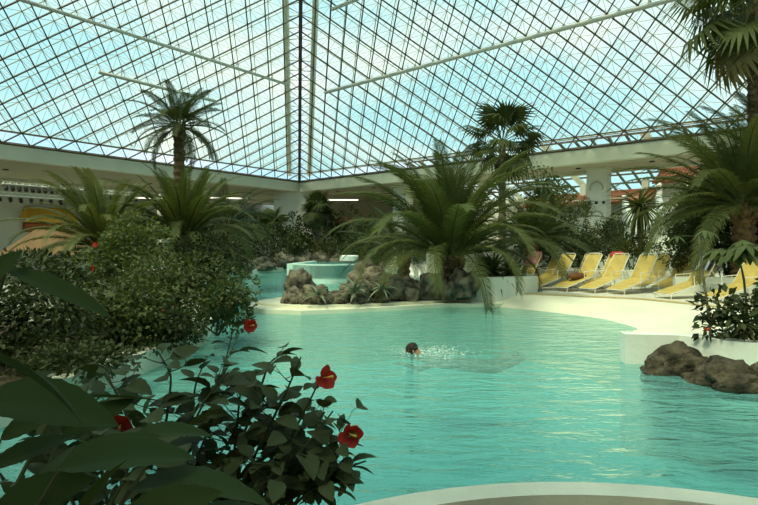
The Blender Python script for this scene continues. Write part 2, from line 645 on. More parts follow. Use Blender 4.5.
# ---------------------------------------------------------------- the glass pyramid roof
EL = Vector((-0.6344, -0.7731, 0)).normalized()      # along the left eave, towards the viewer
ER = Vector((0.7766, -0.6300, 0)).normalized()       # along the right eave, towards the viewer
Z0 = EYE + 65.3 / F * 44
K0 = Vector(((299.4 - CX) / F * 44, 44, Z0))
N = 34
SIG, PL, PR = 0.93, 1.33, 1.27
APEX = K0 + Vector((0.159, -0.987, 0.58)) * SIG * N
KL = K0 + EL * PL * N
KR = K0 + ER * PR * N
KB = KL + (KR - K0)
OUT = 0.95      # depth of the space frame

roof = thing('ceiling', 'pyramid roof of glass panes on a double steel space frame', 'ceiling', (0, 0, 0), 0, None, 'structure')
pane_list = []
web = MB()
far_chords = MB()
short_outer = MB()


def roof_face(A, B, visible):
    u, v = (B - A) / N, (APEX - A) / N
    nn = u.cross(v).normalized()
    if nn.z < 0:
        nn = -nn
    P = lambda i, j: A + u * i + v * j
    Q = lambda i, j: A + u * (i + .5) + v * (j + .5) + nn * OUT

    def chord(p, q, a, m, nm):
        if visible:
            MB().bar(p, q, a, a * 1.15, nn).build(nm, m, roof)
        else:
            far_chords.bar(p, q, a, a, nn)
    for i in range(1, N):
        chord(P(i, 0), P(i, N - i), 0.056, 'steel_dark', 'chord')
        chord(P(i, 0), P(0, i), 0.056, 'steel_dark', 'chord')
    chord(P(0, 0), P(N, 0), 0.12, 'steel_dark', 'eave_chord')
    chord(A + u * 0 + v * 1, A + u * (N - 1) + v * 1, 0.05, 'steel_dark', 'eave_chord')
    for i in range(0, N - 1):
        chord(Q(i, -.5), Q(i, N - 2 - i), 0.034, 'steel_grey', 'outer_chord')
        chord(Q(i + .5, -.5), Q(0, i), 0.034, 'steel_grey', 'outer_chord')
    chord(Q(-.5, -.5), Q(N - .5, -.5), 0.06, 'steel_grey', 'outer_eave_chord')
    for i in range(N):
        for j in range(N - i):
            q = Q(i, j)
            if i + j < N - 1:
                for a, b in ((0, 0), (1, 0), (0, 1), (1, 1)):
                    web.bar(P(i + a, j + b), q, 0.015, 0.015, nn)
            pane_list.append([Q(i - .5, j - .5), Q(i + .5, j - .5), Q(i + .5, j + .5), Q(i - .5, j + .5)] if i + j < N - 1
                             else [Q(i - .5, j - .5), Q(i + .5, j - .5), Q(i - .5, j + .5)])


roof_face(K0, KL, True)
roof_face(K0, KR, True)
roof_face(KL, KB, False)
roof_face(KR, KB, False)
tag(web.build('web_bars', 'steel_grey', roof), kind='stuff')
tag(far_chords.build('rear_chords', 'steel_dark', roof), kind='stuff')
# hips
for k_, a_ in ((K0, .22), (KL, .2), (KR, .2), (KB, .2)):
    MB().bar(k_, APEX, a_, a_ * 1.2).build('hip_beam', 'steel_dark', roof)
nl_ = EL.cross(APEX - K0).normalized()
nr_ = ER.cross(APEX - K0).normalized()
nl_ = nl_ if nl_.z > 0 else -nl_
nr_ = nr_ if nr_.z > 0 else -nr_
for d_, nn_ in ((EL, nl_), (ER, nr_)):
    a_ = K0 + d_ * 0.75 + nn_ * 0.75
    b_ = a_ + (APEX - K0) * 0.96
    MB().tube([a_, b_], 0.21, 8).build('hip_tube', 'steel_pale', roof, True)
    mb = MB()
    st = 44
    for i in range(st):
        p = a_.lerp(b_, i / st)
        q = K0.lerp(APEX, (i + .5) / st)
        mb.bar(p, q, .05, .05)
        mb.bar(q, a_.lerp(b_, (i + 1) / st), .05, .05)
    tag(mb.build('hip_lacing', 'steel_pale', roof), kind='stuff')


def px_area(poly):
    pts = []
    for p in poly:
        if p.y < 1:
            return 0
        pts.append((CX + p.x / p.y * F, HZ - (p.z - EYE) / p.y * F))
    cx_, cy_ = sum(p[0] for p in pts) / len(pts), sum(p[1] for p in pts) / len(pts)
    if not (-10 < cx_ < 768 and -10 < cy_ < 515):
        return 0
    return abs(sum(pts[i][0] * pts[(i + 1) % len(pts)][1] - pts[(i + 1) % len(pts)][0] * pts[i][1] for i in range(len(pts)))) / 2


pane_list.sort(key=px_area, reverse=True)
rest = MB()
for i, pl in enumerate(pane_list):
    if i < 300:
        MB().add(pl, [tuple(range(len(pl)))]).build('pane', 'glass', roof)
    else:
        rest.add(pl, [tuple(range(len(pl)))])
tag(rest.build('far_panes', 'glass', roof), kind='stuff')

# pipes slung under the frame, parallel to the eaves
inw = Vector((0, 0, -0.25))


def face_point(px, py, A, d):
    n_ = d.cross(APEX - K0).normalized()
    o_ = Vector((0, 0, EYE))
    r_ = Vector(((px - CX) / F, 1, -(py - HZ) / F))
    return o_ + r_ * ((A - o_).dot(n_) / r_.dot(n_))


def pipe(px, py, d, l0, l1, rr, label, off):
    c = face_point(px, py, K0, d) + off
    o = thing('roof_pipe', label, 'pipe', c + d * l0)
    MB().tube([(0, 0, 0), d * (l1 - l0)], rr, 8).build('tube', 'tube_white', o, True)
    k = int((l1 - l0) / 3.0)
    for i in range(k + 1):
        p = d * ((l1 - l0) * (i + .5) / (k + 1))
        MB().tube([p + Vector((0, 0, rr * .5)), p - off * 1.3], .02, 5).build('hanger', 'steel_grey', o)
    return o


pipe(285, 80, EL, -0.3, 24, 0.095, 'long pale pipe slung under the left roof slope, upper of two', inw)
pipe(105, 66, EL, -6.6, 0.3, 0.10, 'short pale pipe above the tall palm on the left roof slope', inw * 1.6)
pipe(325, 89, ER, 0.0, 30, 0.11, 'long pale pipe running across the right roof slope', inw)
pipe(332, 5, ER, 0.0, 30, 0.10, 'pale pipe near the hip at the top edge of the photograph', inw)

# ---------------------------------------------------------------- eaves, soffits, perimeter
OL, OR_ = -ER, -EL      # outward from the left and right sides
ZF = Z0 - 0.86


def along(K, d, o_dir, t, o, z):
    p = K + d * t + o_dir * o
    return Vector((p.x, p.y, z))


def slab(K, d, od, t0, t1, o0, o1, z0, z1, mb=None):
    mb = mb or MB()
    poly = [along(K, d, od, t, o, 0).xy for t, o in ((t0, o0), (t1, o0), (t1, o1), (t0, o1))]
    return mb.prism([tuple(p) for p in poly], z0, z1)


LL, LR = PL * N, PR * N
struct('trim_1', slab(K0, EL, OL, -0.6, LL + 1, 0.0, 0.6, ZF, Z0 - .05), 'fascia', 'pale fascia beam under the left roof slope', 'beam')
struct('trim_2', slab(K0, ER, OR_, -0.6, LR + 1, 0.0, 0.6, ZF, Z0 - .05), 'fascia', 'pale fascia beam under the right roof slope', 'beam')
struct('trim_3', slab(KB, -ER, EL, 0, LR, 0, 0.6, ZF, Z0 - .05), 'fascia', 'fascia beam behind the viewer on the left', 'beam')
struct('trim_4', slab(KB, -EL, ER, 0, LL, 0, 0.6, ZF, Z0 - .05), 'fascia', 'fascia beam behind the viewer on the right', 'beam')
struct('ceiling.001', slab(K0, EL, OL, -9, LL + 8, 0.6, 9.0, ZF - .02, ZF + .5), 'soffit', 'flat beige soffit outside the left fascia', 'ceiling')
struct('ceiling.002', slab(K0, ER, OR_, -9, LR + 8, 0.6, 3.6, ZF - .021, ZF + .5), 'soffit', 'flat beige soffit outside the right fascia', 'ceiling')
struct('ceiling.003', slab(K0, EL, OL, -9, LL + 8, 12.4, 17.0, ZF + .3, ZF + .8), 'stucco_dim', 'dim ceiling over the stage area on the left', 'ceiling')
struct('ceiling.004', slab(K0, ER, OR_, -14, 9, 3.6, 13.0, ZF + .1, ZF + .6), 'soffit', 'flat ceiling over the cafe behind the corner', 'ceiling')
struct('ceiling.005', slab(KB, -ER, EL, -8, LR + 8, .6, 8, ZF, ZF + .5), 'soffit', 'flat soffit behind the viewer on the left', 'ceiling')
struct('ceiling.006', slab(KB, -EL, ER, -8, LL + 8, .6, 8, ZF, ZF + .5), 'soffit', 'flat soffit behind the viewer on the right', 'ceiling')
# edge beams that end the soffits
struct('trim_5', slab(K0, EL, OL, -9, LL + 8, 8.7, 9.2, ZF - .25, ZF + .6), 'stucco', 'beam closing the left soffit above the spotlights', 'beam')
struct('trim_6', slab(K0, ER, OR_, 9, LR + 8, 3.4, 3.8, ZF - .18, ZF + .6), 'fascia', 'beam closing the right soffit above the tiled house', 'beam')
# outer walls
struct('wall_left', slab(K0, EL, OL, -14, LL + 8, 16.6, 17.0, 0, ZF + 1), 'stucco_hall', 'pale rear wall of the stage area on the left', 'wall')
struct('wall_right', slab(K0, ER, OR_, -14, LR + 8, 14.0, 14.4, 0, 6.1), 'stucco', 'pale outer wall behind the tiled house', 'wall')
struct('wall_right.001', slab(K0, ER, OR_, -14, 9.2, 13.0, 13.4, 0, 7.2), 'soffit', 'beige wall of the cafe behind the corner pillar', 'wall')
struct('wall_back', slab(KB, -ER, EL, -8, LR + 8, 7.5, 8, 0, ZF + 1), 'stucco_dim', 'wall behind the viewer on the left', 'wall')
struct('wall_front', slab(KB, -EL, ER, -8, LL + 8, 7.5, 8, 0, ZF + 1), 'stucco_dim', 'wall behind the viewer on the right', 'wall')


ORD = ['first', 'second', 'third', 'fourth', 'fifth', 'sixth', 'seventh', 'eighth', 'ninth', 'tenth', 'eleventh', 'twelfth', 'thirteenth', 'fourteenth', 'fifteenth']


def downlights(K, d, od, ts, o, label, group):
    for i, t in enumerate(ts):
        p = along(K, d, od, t, o, ZF - .02)
        mb = MB().lathe([(0.11, -.05), (0.15, -.05), (0.15, 0.0), (0.11, 0.0)], 10)
        e = mb.build('downlight', 'lamp_black')
        e.location = p
        tag(e, label + ', ' + ORD[i] + ' from the corner', 'downlight', group)


downlights(K0, EL, OL, [2, 6.5, 11, 15.5, 20], 4.2, 'small black downlight recessed in the left soffit', 'downlights in the left soffit')
downlights(K0, ER, OR_, [3, 7, 11, 15, 19, 23, 27, 31], 1.6, 'small black downlight recessed in the right soffit', 'downlights in the right soffit')

# glazed lean-to roof behind the right soffit
lean = thing('window_1', 'sloping band of glazing behind the right soffit', 'window', (0, 0, 0), 0, None, 'structure')
t0_, t1_, cell = 8.8, LR + 6, 1.02
nk = int((t1_ - t0_) / cell)
zz = lambda o: 8.5 - (o - 3.8) * 0.235
for k in range(nk + 1):
    t = t0_ + k * cell
    thick = 0.5 if k % 6 == 5 else 0.11
    MB().bar(along(K0, ER, OR_, t, 3.8, zz(3.8)), along(K0, ER, OR_, t, 14.2, zz(14.2)), thick, .16).build('mullion', 'steel_dark' if thick < .2 else 'steel_pale', lean)
rows = [3.8, 6.4, 8.6, 10.4, 12.2, 14.2]
for o in rows:
    MB().bar(along(K0, ER, OR_, t0_, o, zz(o)), along(K0, ER, OR_, t1_, o, zz(o)), .11, .12).build('transom', 'steel_dark', lean)
for k in range(nk):
    for a, b in zip(rows[:-1], rows[1:]):
        MB().add([along(K0, ER, OR_, t0_ + (k + i) * cell, o, zz(o) + .08) for i, o in ((0, a), (1, a), (1, b), (0, b))], [(0, 1, 2, 3)]).build('pane', 'glass', lean)


sky2 = thing('added_skylight', 'strip of roof glazing added over the left stage to light the rear wall', 'window', (0, 0, 0), 0, None, 'structure')  # glazed gap added to let daylight onto the left rear wall
for k in range(20):
    MB().add([along(K0, EL, OL, -8 + 2.5 * (k + i), o, ZF + .55) for i, o in ((0, 9.2), (1, 9.2), (1, 12.4), (0, 12.4))], [(0, 1, 2, 3)]).build('pane', 'glass', sky2)
    MB().bar(along(K0, EL, OL, -8 + 2.5 * k, 9.2, ZF + .5), along(K0, EL, OL, -8 + 2.5 * k, 12.4, ZF + .5), .12).build('mullion', 'steel_dark', sky2)

# pillars
def pillar(K, d, od, t, o, wd, dp, label, ornate=False, z1=None):
    p = along(K, d, od, t, o, 0.3)
    ang = math.atan2(d.y, d.x)
    root = thing('pillar', label, 'pillar', p, ang)
    h = (z1 or ZF) - .3
    MB().box((0, 0, h / 2), (wd, dp, h)).build('shaft', 'stucco', root)
    MB().box((0, 0, h - .06), (wd + .12, dp + .12, .12)).build('capital', 'fascia', root)
    sd = -1 if (od.x * -math.sin(ang) + od.y * math.cos(ang)) > 0 else 1
    if ornate:
        yy = sd * (dp / 2 + .02)
        for zc in (h - 1.25, h - 3.0):
            pts = [(math.cos(a) * .36, yy, zc + math.sin(a) * .36) for a in [R(-20 + 220 * i / 16) for i in range(17)]]
            MB().tube(pts, .05, 5).build('ring_relief', 'soffit', root)
        for x in (-.42, 0, .42):
            MB().box((x, yy, h - 2.12), (.16, .08, .16)).build('dark_block', 'lamp_black', root)
        MB().box((0, 0, h - 3.9), (wd + .1, dp + .1, .12)).build('string_course', 'roof_tile', root)
    return root


pillar(K0, ER, OR_, 23.9, 2.6, 1.15, 1.0, 'ornate white pillar with round reliefs between the tiled roofs', True)
pillar(K0, (ER - EL).normalized(), OL, 0.2, 1.1, 3.2, 1.4, 'wide plain pillar under the corner of the eaves')
pillar(K0, EL, OL, 7.2, 9.4, 0.75, .7, 'slim white pillar seen between the left palms')
pillar(K0, ER, OR_, 9.6, 2.0, 1.2, 1.0, 'white pillar half hidden behind the central palm')

# ---------------------------------------------------------------- pool, banks, beach, decks
struct('pool_floor', MB().box((0, 24, -1.45), (60, 60, .3)), 'pool_paint', 'turquoise painted floor of the pool', 'pool')
wt = MB()
nx, ny = 60, 60
wt.add([(-14 + 28 * i / nx, 1 + 40 * j / ny, 0) for j in range(ny + 1) for i in range(nx + 1)],
       [(j * (nx + 1) + i, j * (nx + 1) + i + 1, (j + 1) * (nx + 1) + i + 1, (j + 1) * (nx + 1) + i) for j in range(ny) for i in range(nx)])
tag(wt.build('pool_water', 'water', None, True), 'rippled turquoise water of the swimming pool', 'water', None, 'stuff')

left_edge = [(-3.75, 3.2), (-3.55, 4.6), (-3.25, 6.0), (-3.1, 7.3), (-3.05, 8.6), (-3.4, 10.2), (-4.6, 12.5), (-6.6, 18), (-7.9, 24.7), (-8.0, 30.6), (-6.2, 35.8), (-3, 36.8), (0, 36.6)]
struct('pool_bank', MB().prism(left_edge + [(2, 60), (-60, 60), (-60, -30), (-4.2, -30)], -1.4, 0.22), 'soil', 'planted soil bank along the left side of the pool', 'bank')


def edge_strip(pts, wdt, z0, z1):
    """kerb following pts, growing to the left of its direction"""
    mb = MB()
    pts = [Vector((*p, 0)) for p in pts]
    o = []
    for i, p in enumerate(pts):
        d = (pts[min(i + 1, len(pts) - 1)] - pts[max(i - 1, 0)]).normalized()
        o.append(p + Vector((-d.y, d.x, 0)) * wdt)
    n = len(pts)
    for i in range(n - 1):
        mb.add([(*q.xy, z) for z in (z0, z1) for q in (pts[i], pts[i + 1], o[i + 1], o[i])],
               [(0, 3, 2, 1), (4, 5, 6, 7), (0, 1, 5, 4), (1, 2, 6, 5), (2, 3, 7, 6), (3, 0, 4, 7)])
    return mb


struct('floor.002', slab(K0, EL, OL, -16, LL + 8, -2.5, 16.9, .2, .26), 'deck', 'pale paving added in the left hall to bounce light upward', 'floor')  # slab added, kept pale to throw light up under the soffit
struct('pool_kerb', edge_strip([(x + .1, y) for x, y in left_edge], .38, -1.3, 0.27), 'coping', 'pale kerb between the left planting and the water', 'kerb')

# near edge: curved coping and brown stone behind it
cc, RR = (1.15, 0.26), 3.0
arc = [(cc[0] + RR * math.cos(R(a)), cc[1] + RR * math.sin(R(a))) for a in range(-20, 221, 4)]
arc2 = [(cc[0] + (RR - .17) * math.cos(R(a)), cc[1] + (RR - .17) * math.sin(R(a))) for a in range(-20, 221, 4)]
mb = MB()
n_ = len(arc)
for i in range(n_ - 1):
    mb.add([(*q, z) for z in (-1.3, .15) for q in (arc[i], arc[i + 1], arc2[i + 1], arc2[i])],
           [(0, 3, 2, 1), (4, 5, 6, 7), (0, 1, 5, 4), (1, 2, 6, 5), (2, 3, 7, 6), (3, 0, 4, 7)])
struct('pool_kerb.001', mb, 'coping', 'curved pale coping at the near edge of the pool', 'kerb')
struct('floor', MB().prism(arc2 + [(-4, -2), (-4, -30), (30, -30), (30, -2)], -1.3, 0.085), 'stone_brown', 'brown stone paving inside the near coping', 'floor')

# island tongue, beach, sun deck
isl = [(-3.65, 13.9), (-3.45, 13.25), (-2.8, 12.65), (-1.9, 12.4), (-.7, 12.75), (.55, 13.3), (2.0, 14.0), (3.2, 13.9), (4.6, 15), (4, 18), (1.4, 19), (-.5, 17.2), (-2.2, 16.6), (-3.4, 15.2)]
struct('island', MB().prism(isl, -1.4, 0.10), 'beach', 'flat cream tongue of the island lying in the water', 'island')
inner = [(-3.35, 14.0), (-3.1, 13.5), (-2.5, 13.1), (-1.8, 12.9), (-.6, 13.2), (.6, 13.7), (2.0, 14.4), (3.2, 14.3), (4.4, 15), (3.8, 17.6), (1.4, 18.6), (-.3, 16.8), (-2.0, 16.2), (-3.0, 15)]
struct('island.001', MB().prism(inner, 0, 0.16), 'beach', 'upper step of the cream island under the boulders', 'island')

wl = [(2.1, 14.15, -.10), (3.3, 13.75, -.12), (4.35, 12.45, -.12), (4.75, 11.3, -.12), (4.8, 10.1, -.10), (4.35, 9.0, .12), (3.6, 7.28, .38)]
dl = [(2.7, 15.0, .28), (3.55, 14.95, .28), (4.4, 14.6, .28), (6.77, 13.2, .28), (7.5, 11.7, .29), (7.9, 10.4, .31), (8.1, 7.1, .40)]
mb = MB()
m_ = 8
for i in range(len(wl)):
    for j in range(m_ + 1):
        t = j / m_
        a, b = Vector(wl[i]), Vector(dl[i])
        p = a.lerp(b, t)
        p.z = a.z + (b.z - a.z) * (1 - (1 - t) ** 1.6)
        mb.v.append(tuple(p))
for i in range(len(wl) - 1):
    for j in range(m_):
        k = i * (m_ + 1) + j
        mb.f.append((k, k + m_ + 1, k + m_ + 2, k + 1))
for i in range(len(wl) - 1):
    mb.add([wl[i], wl[i + 1], (wl[i + 1][0], wl[i + 1][1], -1.3), (wl[i][0], wl[i][1], -1.3)], [(0, 1, 2, 3)])
struct('beach', mb, 'beach', 'cream beach sloping gently into the water', 'beach', True)
dk = [(p[0], p[1]) for p in dl]
struct('floor.001', MB().prism([(2.6, 14.8)] + dk[1:] + [(8.3, 4), (9, -30), (60, -30), (60, 60), (0, 60), (0, 36), (1.2, 30), (1.6, 24), (1.7, 19)], -1.4, .30), 'deck', 'pale sun deck under the yellow loungers', 'floor')
struct('trim_7', edge_strip([(p[0], p[1]) for p in dl[1:6]][::-1], -.10, .2, .325), 'edge_tan', 'tan edging strip along the front of the sun deck', 'edging')

# planter wall on the right, with its bed
pw = [(3.48, 7.2), (4.18, 7.1), (4.5, 6.72), (4.9, 6.42), (5.5, 6.1), (6.6, 5.6), (9, 5)]
pi_ = [(3.5, 7.42), (4.22, 7.34), (4.62, 6.98), (5.0, 6.7), (5.6, 6.38), (6.7, 5.9), (9, 5.3)]
mb = MB()
for i in range(len(pw) - 1):
    mb.add([(*q, z) for z in (-1.3, .42) for q in (pw[i], pw[i + 1], pi_[i + 1], pi_[i])],
           [(0, 1, 2, 3), (4, 7, 6, 5), (0, 4, 5, 1), (1, 5, 6, 2), (2, 6, 7, 3), (3, 7, 4, 0)])
struct('wall_planter', mb, 'white_plaster', 'curved white planter wall behind the dark boulders', 'wall')
struct('planting_bed', MB().prism([(4.7, 7.0), (5.0, 6.7), (5.6, 6.38), (6.7, 5.9), (9, 5.3), (12, 6), (12, 9.5), (8.1, 9.8), (6.2, 8.2)], .1, .44), 'soil', 'soil of the planting bed on the right', 'bed')
# planter in front of the deck with the small cycad
mb = MB()
pp = [(2.95, 14.15), (3.6, 14.35), (4.3, 14.75), (4.7, 15.1), (4.6, 16.4), (2.6, 16.2), (2.3, 14.6)]
struct('wall_planter.001', mb.prism(pp, -.2, .80), 'white_plaster', 'low white planter beside the central palm', 'wall')
struct('wall_planter.002', MB().prism([(2.75, 14.5), (3.5, 14.6), (4.2, 14.95), (4.4, 15.3), (4.3, 16.1), (2.8, 15.9)], .7, .82), 'soil', 'soil in the low white planter', 'bed')

# raised basin beyond the island
pts = []
for i in range(13):
    t = i / 12
    p = G(295 + 62 * t, 281 + 2.5 * math.sin(math.pi * t), 0)
    pts.append((p.x, 24 + .9 * math.sin(math.pi * t) * -1 - .4 * t))
mb = edge_strip(pts, .3, -1.3, .86)
mb.prism([pts[0], (pts[0][0] - .28, pts[0][1] + .1), (pts[0][0] + .3, 29), (pts[0][0] + .55, 29)], -1.3, .86)
struct('wall_basin', mb, 'basin_paint', 'curved pale turquoise wall of the raised basin', 'wall')
o = tag(MB().prism(pts + [(pts[-1][0], 29), (pts[0][0] + .5, 29)], .2, .8).build('basin_water', 'water'), 'water filling the raised basin beyond the island', 'water', None, 'stuff')
tag(MB().lathe([(.5, 0), (.5, .25), (.44, .3)], 12).build('basin_post', 'white_plaster'), 'round white block behind the raised basin', 'block').location = W(349, 258, 27) - Vector((0, 0, .15))

# ================================================================ THINGS
# ---------------------------------------------------------------- boulders
B = boulder
# island heap, left of the central palm
isle_rocks = [
    ('tall pinkish boulder at the left end of the island heap', (300, 283), 14.4, (.44, .42, .46), 1),
    ('squat boulder at the waterside left corner of the island heap', (293, 299), 13.6, (.34, .34, .32), 2),
    ('broad grey boulder left of centre in the island heap', (315, 296), 13.5, (.46, .42, .36), 3),
    ('low boulder in front of the aloe on the island', (337, 299), 13.5, (.34, .34, .27), 4),
    ('grey boulder right of the aloe on the island', (356, 291), 13.8, (.44, .40, .42), 5),
    ('small dark boulder at the middle of the island waterside', (358, 303), 13.5, (.26, .26, .17), 6),
    ('tall boulder behind the aloe, highest of the island heap', (368, 278), 14.8, (.60, .55, .50), 7),
    ('wide brown boulder at the right of the island heap', (388, 288), 14.2, (.55, .5, .50), 8),
    ('small pale boulder at the right waterside of the island', (380, 302), 13.7, (.24, .24, .18), 9),
    ('flat boulder between the island heap and the palm', (408, 292), 14.4, (.5, .4, .42), 10),
    ('rounded boulder at the left foot of the central palm', (432, 287), 14.4, (.44, .42, .50), 11),
    ('pale upright boulder at the right foot of the central palm', (464, 286), 14.3, (.50, .42, .52), 12),
    ('dark boulder between the two at the foot of the central palm', (448, 292), 14.25, (.3, .3, .38), 13),
]
for lb, (px, py), Y, sz, sd in isle_rocks:
    p = W(px, py, Y)
    p.z = max(.16 + sz[2] * .30, p.z - sz[2] * .1)
    B(lb, p, sz, sd, 'rock', sd * 1.1, 'boulders on the island', sink=.3)
# dark boulders against the white planter wall
B('large dark humped boulder in front of the white planter wall', W(680, 372, 6.72), (.42, .30, .36), 21, 'rock_dark', .2, 'dark boulders at the planter wall', .4)
B('low dark boulder at the left foot of the humped boulder', W(658, 372, 6.75), (.24, .24, .22), 22, 'rock_dark', .9, 'dark boulders at the planter wall', .4)
B('dark boulder at the right edge with a pale streak', W(738, 384, 6.0), (.42, .28, .26), 23, 'rock_dark', -.2, 'dark boulders at the planter wall', .4)
B('flat brown boulder between the two dark humps', W(706, 382, 6.35), (.30, .22, .16), 24, 'rock_dark', .3, 'dark boulders at the planter wall', .4)
B('sloping boulder cut by the right edge of the photograph', W(775, 378, 5.85), (.25, .25, .26), 25, 'rock_dark', 1.3, 'dark boulders at the planter wall', .4)
# far bank
for i, (px, Y, sz, lb) in enumerate([
        (236, 28.2, (1.0, .7, .6), 'brown boulder on the far bank nearest the left shrubs'),
        (262, 32.6, (1.0, .8, .55), 'brown boulder on the far bank left of the basin'),
        (281, 35.6, (1.2, .8, .7), 'largest far boulder just left of the raised basin'),
        (303, 37.2, (1.0, .8, .75), 'grey boulder behind the left end of the raised basin'),
        (321, 37.6, (1.0, .8, .75), 'reddish boulder behind the middle of the raised basin'),
        (338, 37.6, (.9, .8, .6), 'small boulder behind the right end of the raised basin')]):
    B(lb, ((px - CX) / F * Y, Y, .22 + sz[2] * .35), sz, 31 + i, 'rock', i, 'boulders on the far bank', .3)

# ---------------------------------------------------------------- palms
date_palm('large spreading date palm with a short trunk on the island', (2.1, 15.05, .16), 1.25, .38, 3.75, 58, 10, 88, 'frond', (.85, 2.1), 11, 80, (0, 0), .115, .0095, bias=1.15, hang=.45, bend=2.0)
date_palm('tall slim date palm standing against the glass on the left', (-7.05, 18.0, .22), 5.75, .20, 1.75, 34, -40, 80, 'frond_dark', (.7, 1.5), 12, 50, (0, 0), .16, .017, hang=.2)
date_palm('pale date palm left of the tall slim palm', (-7.15, 13.2, .22), 1.5, .26, 2.3, 60, -5, 86, 'frond_pale', (.7, 1.9), 13, 62, (0, 0), .105, .0115, bias=1.0, hang=.4, bend=1.9)
date_palm('dense date palm right below the tall slim palm', (-5.35, 14.0, .22), 1.75, .28, 2.35, 70, -8, 87, 'frond', (.6, 1.8), 14, 62, (0, 0), .105, .0115, bias=1.0, hang=.4, bend=1.9)
date_palm('small date palm leaning right behind the dense left palm', (-5.7, 18.5, .22), 2.3, .22, 2.0, 28, -25, 70, 'frond_dark', (.8, 1.5), 15, 52, (.15, 0), .14, .0120, hang=.15)
date_palm('young date palm whose frond tips enter at the left edge', (-10.75, 11.5, .22), 2.6, .22, 1.6, 22, -20, 60, 'frond_pale', (.7, 1.4), 35, 52, (0, 0), .13, .0120, hang=.15)
date_palm('date palm at the right edge with long arching fronds', (10.45, 14.6, .30), 2.6, .32, 3.5, 64, -14, 84, 'frond', (.7, 1.9), 16, 70, (0, 0), .10, .0105, hang=.45, bend=1.9)
date_palm('date palm behind the right edge one, fronds cut by the frame', (12.4, 15.6, .30), 3.6, .32, 3.2, 54, -15, 80, 'frond', (.7, 1.9), 17, 70, (0, 0), .10, .0105, hang=.45, bend=1.9)
date_palm('dark date palm behind the right side of the central palm', (5.5, 18.4, .30), 1.7, .26, 2.7, 46, -25, 78, 'frond_dark', (.7, 1.4), 18, 52, (0, 0), .13, .0120, hang=.2)
date_palm('dark low date palm behind the left side of the central palm', (1.0, 20.5, .30), 1.1, .26, 2.6, 38, -15, 78, 'frond_dark', (.7, 1.4), 19, 52, (0, 0), .13, .0120, hang=.2)

fan_palm('fan palm rising behind the central palm', (4.95, 20.5, .30), 5.6, .16, 1.15, .85, 26, 'frond_dark', 21, (0, 0), -60, 78)
fan_palm('fan palm at the top right corner with a rough trunk', (11.3, 15.2, .30), 8.9, .27, 1.5, 1.25, 24, 'frond', 22, (-.1, 0), -65, 60, skirt=3, droop=.45)
fan_palm('fan palm in front of the wide corner pillar', (-4.75, 39.0, .22), 4.3, .22, .75, .95, 24, 'frond_dark', 23, (0, 0), -55, 70)
fan_palm('fan palm left of the wide corner pillar', (-7.75, 37.0, .22), 3.0, .20, .75, .85, 22, 'frond_dark', 24, (0, 0), -55, 70)
fan_palm('fan palm against the orange counter right of the corner pillar', (-1.1, 38.0, .30), 2.7, .20, .7, .8, 20, 'frond_dark', 25, (0, 0), -45, 70)
fan_palm('low fan palm among shrubs below the corner pillar', (-5.8, 38.0, .22), 1.6, .15, .6, .6, 16, 'frond_dark', 26, (0, 0), -35, 70)


# spiky rosettes
def rosette(name, label, cat, loc, L, n, m, pmin, pmax, wid=.06, seed=1, trunk=0.0, droop=.12):
    random.seed(seed)
    root = thing(name, label, cat, loc)
    if trunk:
        link('trunk', trunk_mesh(trunk, .09, .07, .15, 8), root, 'bark_grey')
    mb = MB()
    k = 6
    prev = None
    for i in range(k + 1):
        t = i / k
        x, z = L * t * (1 - .1 * t), -droop * L * t * t
        wd = wid * L * math.sin(math.pi * min(1, .25 + .75 * t)) * (1 if t < 1 else 0) + .002
        mb.v += [(x, -wd, z + wd * .5), (x, 0, z - wd * .2), (x, wd, z + wd * .5)]
        if i:
            a = (i - 1) * 3
            mb.f += [(a, a + 1, a + 4, a + 3), (a + 1, a + 2, a + 5, a + 4)]
    me = mb.mesh('blade', True)
    for i in range(n):
        t = (i + .5) / n
        o = link('blade', me, root, m)
        o.location = (0, 0, trunk)
        o.rotation_euler = (random.uniform(-.2, .2), -R(pmax + (pmin - pmax) * t + random.uniform(-6, 6)), R(i * 137.5))
        s = random.uniform(.8, 1.1)
        o.scale = (s, s, s)
    return root


rosette('yucca', 'drooping spiky yucca on a trunk right of the pillar', 'yucca', W(640, 247, 20) * 1 + Vector((0, 0, -.9)), 1.5, 84, 'frond', -85, 65, .03, 41, 2.5, .45)
rosette('aloe', 'grey green aloe with curling leaves on the island', 'aloe', (-.62, 13.15, .48), .62, 18, 'succulent', -5, 75, .075, 42, 0, .45)
rosette('aloe', 'smaller aloe among the boulders left of the big aloe', 'aloe', (-1.55, 12.98, .42), .5, 14, 'succulent', -5, 65, .07, 43, 0, .5)
rosette('aloe', 'aloe trailing over the right boulders of the island', 'aloe', (.05, 13.3, .55), .55, 14, 'succulent', -15, 65, .07, 44, 0, .5)
rosette('cycad', 'dark spiky cycad in the low white planter', 'cycad', (3.35, 14.95, .80), 1.0, 70, 'frond_dark', -40, 75, .03, 45, .12, .35)
rosette('cycad', 'second dark cycad nearer the end of the white planter', 'cycad', (4.0, 15.3, .80), .8, 50, 'frond_dark', -35, 70, .03, 46, .1, .35)
rosette('yucca', 'small spiky yucca left of the far shrubs on the deck', 'yucca', W(590, 250, 21) + Vector((0, 0, -.6)), 1.0, 40, 'frond', -10, 80, .035, 47, .5, .12)
rosette('yucca', 'small spiky yucca beside the white stair', 'yucca', W(626, 252, 20) + Vector((0, 0, -.5)), .9, 36, 'frond_pale', -10, 80, .035, 48, .5, .12)
rosette('spider_plant', 'straw coloured grassy tuft hanging over the planter wall', 'plant', (4.98, 6.85, .46), .42, 46, 'straw', -35, 60, .02, 49, 0, .6)
rosette('bromeliad', 'pale dry plant with long leaves behind the aloe', 'plant', (-.25, 15.3, .40), .95, 22, 'straw', 0, 60, .04, 50, 0, .2)

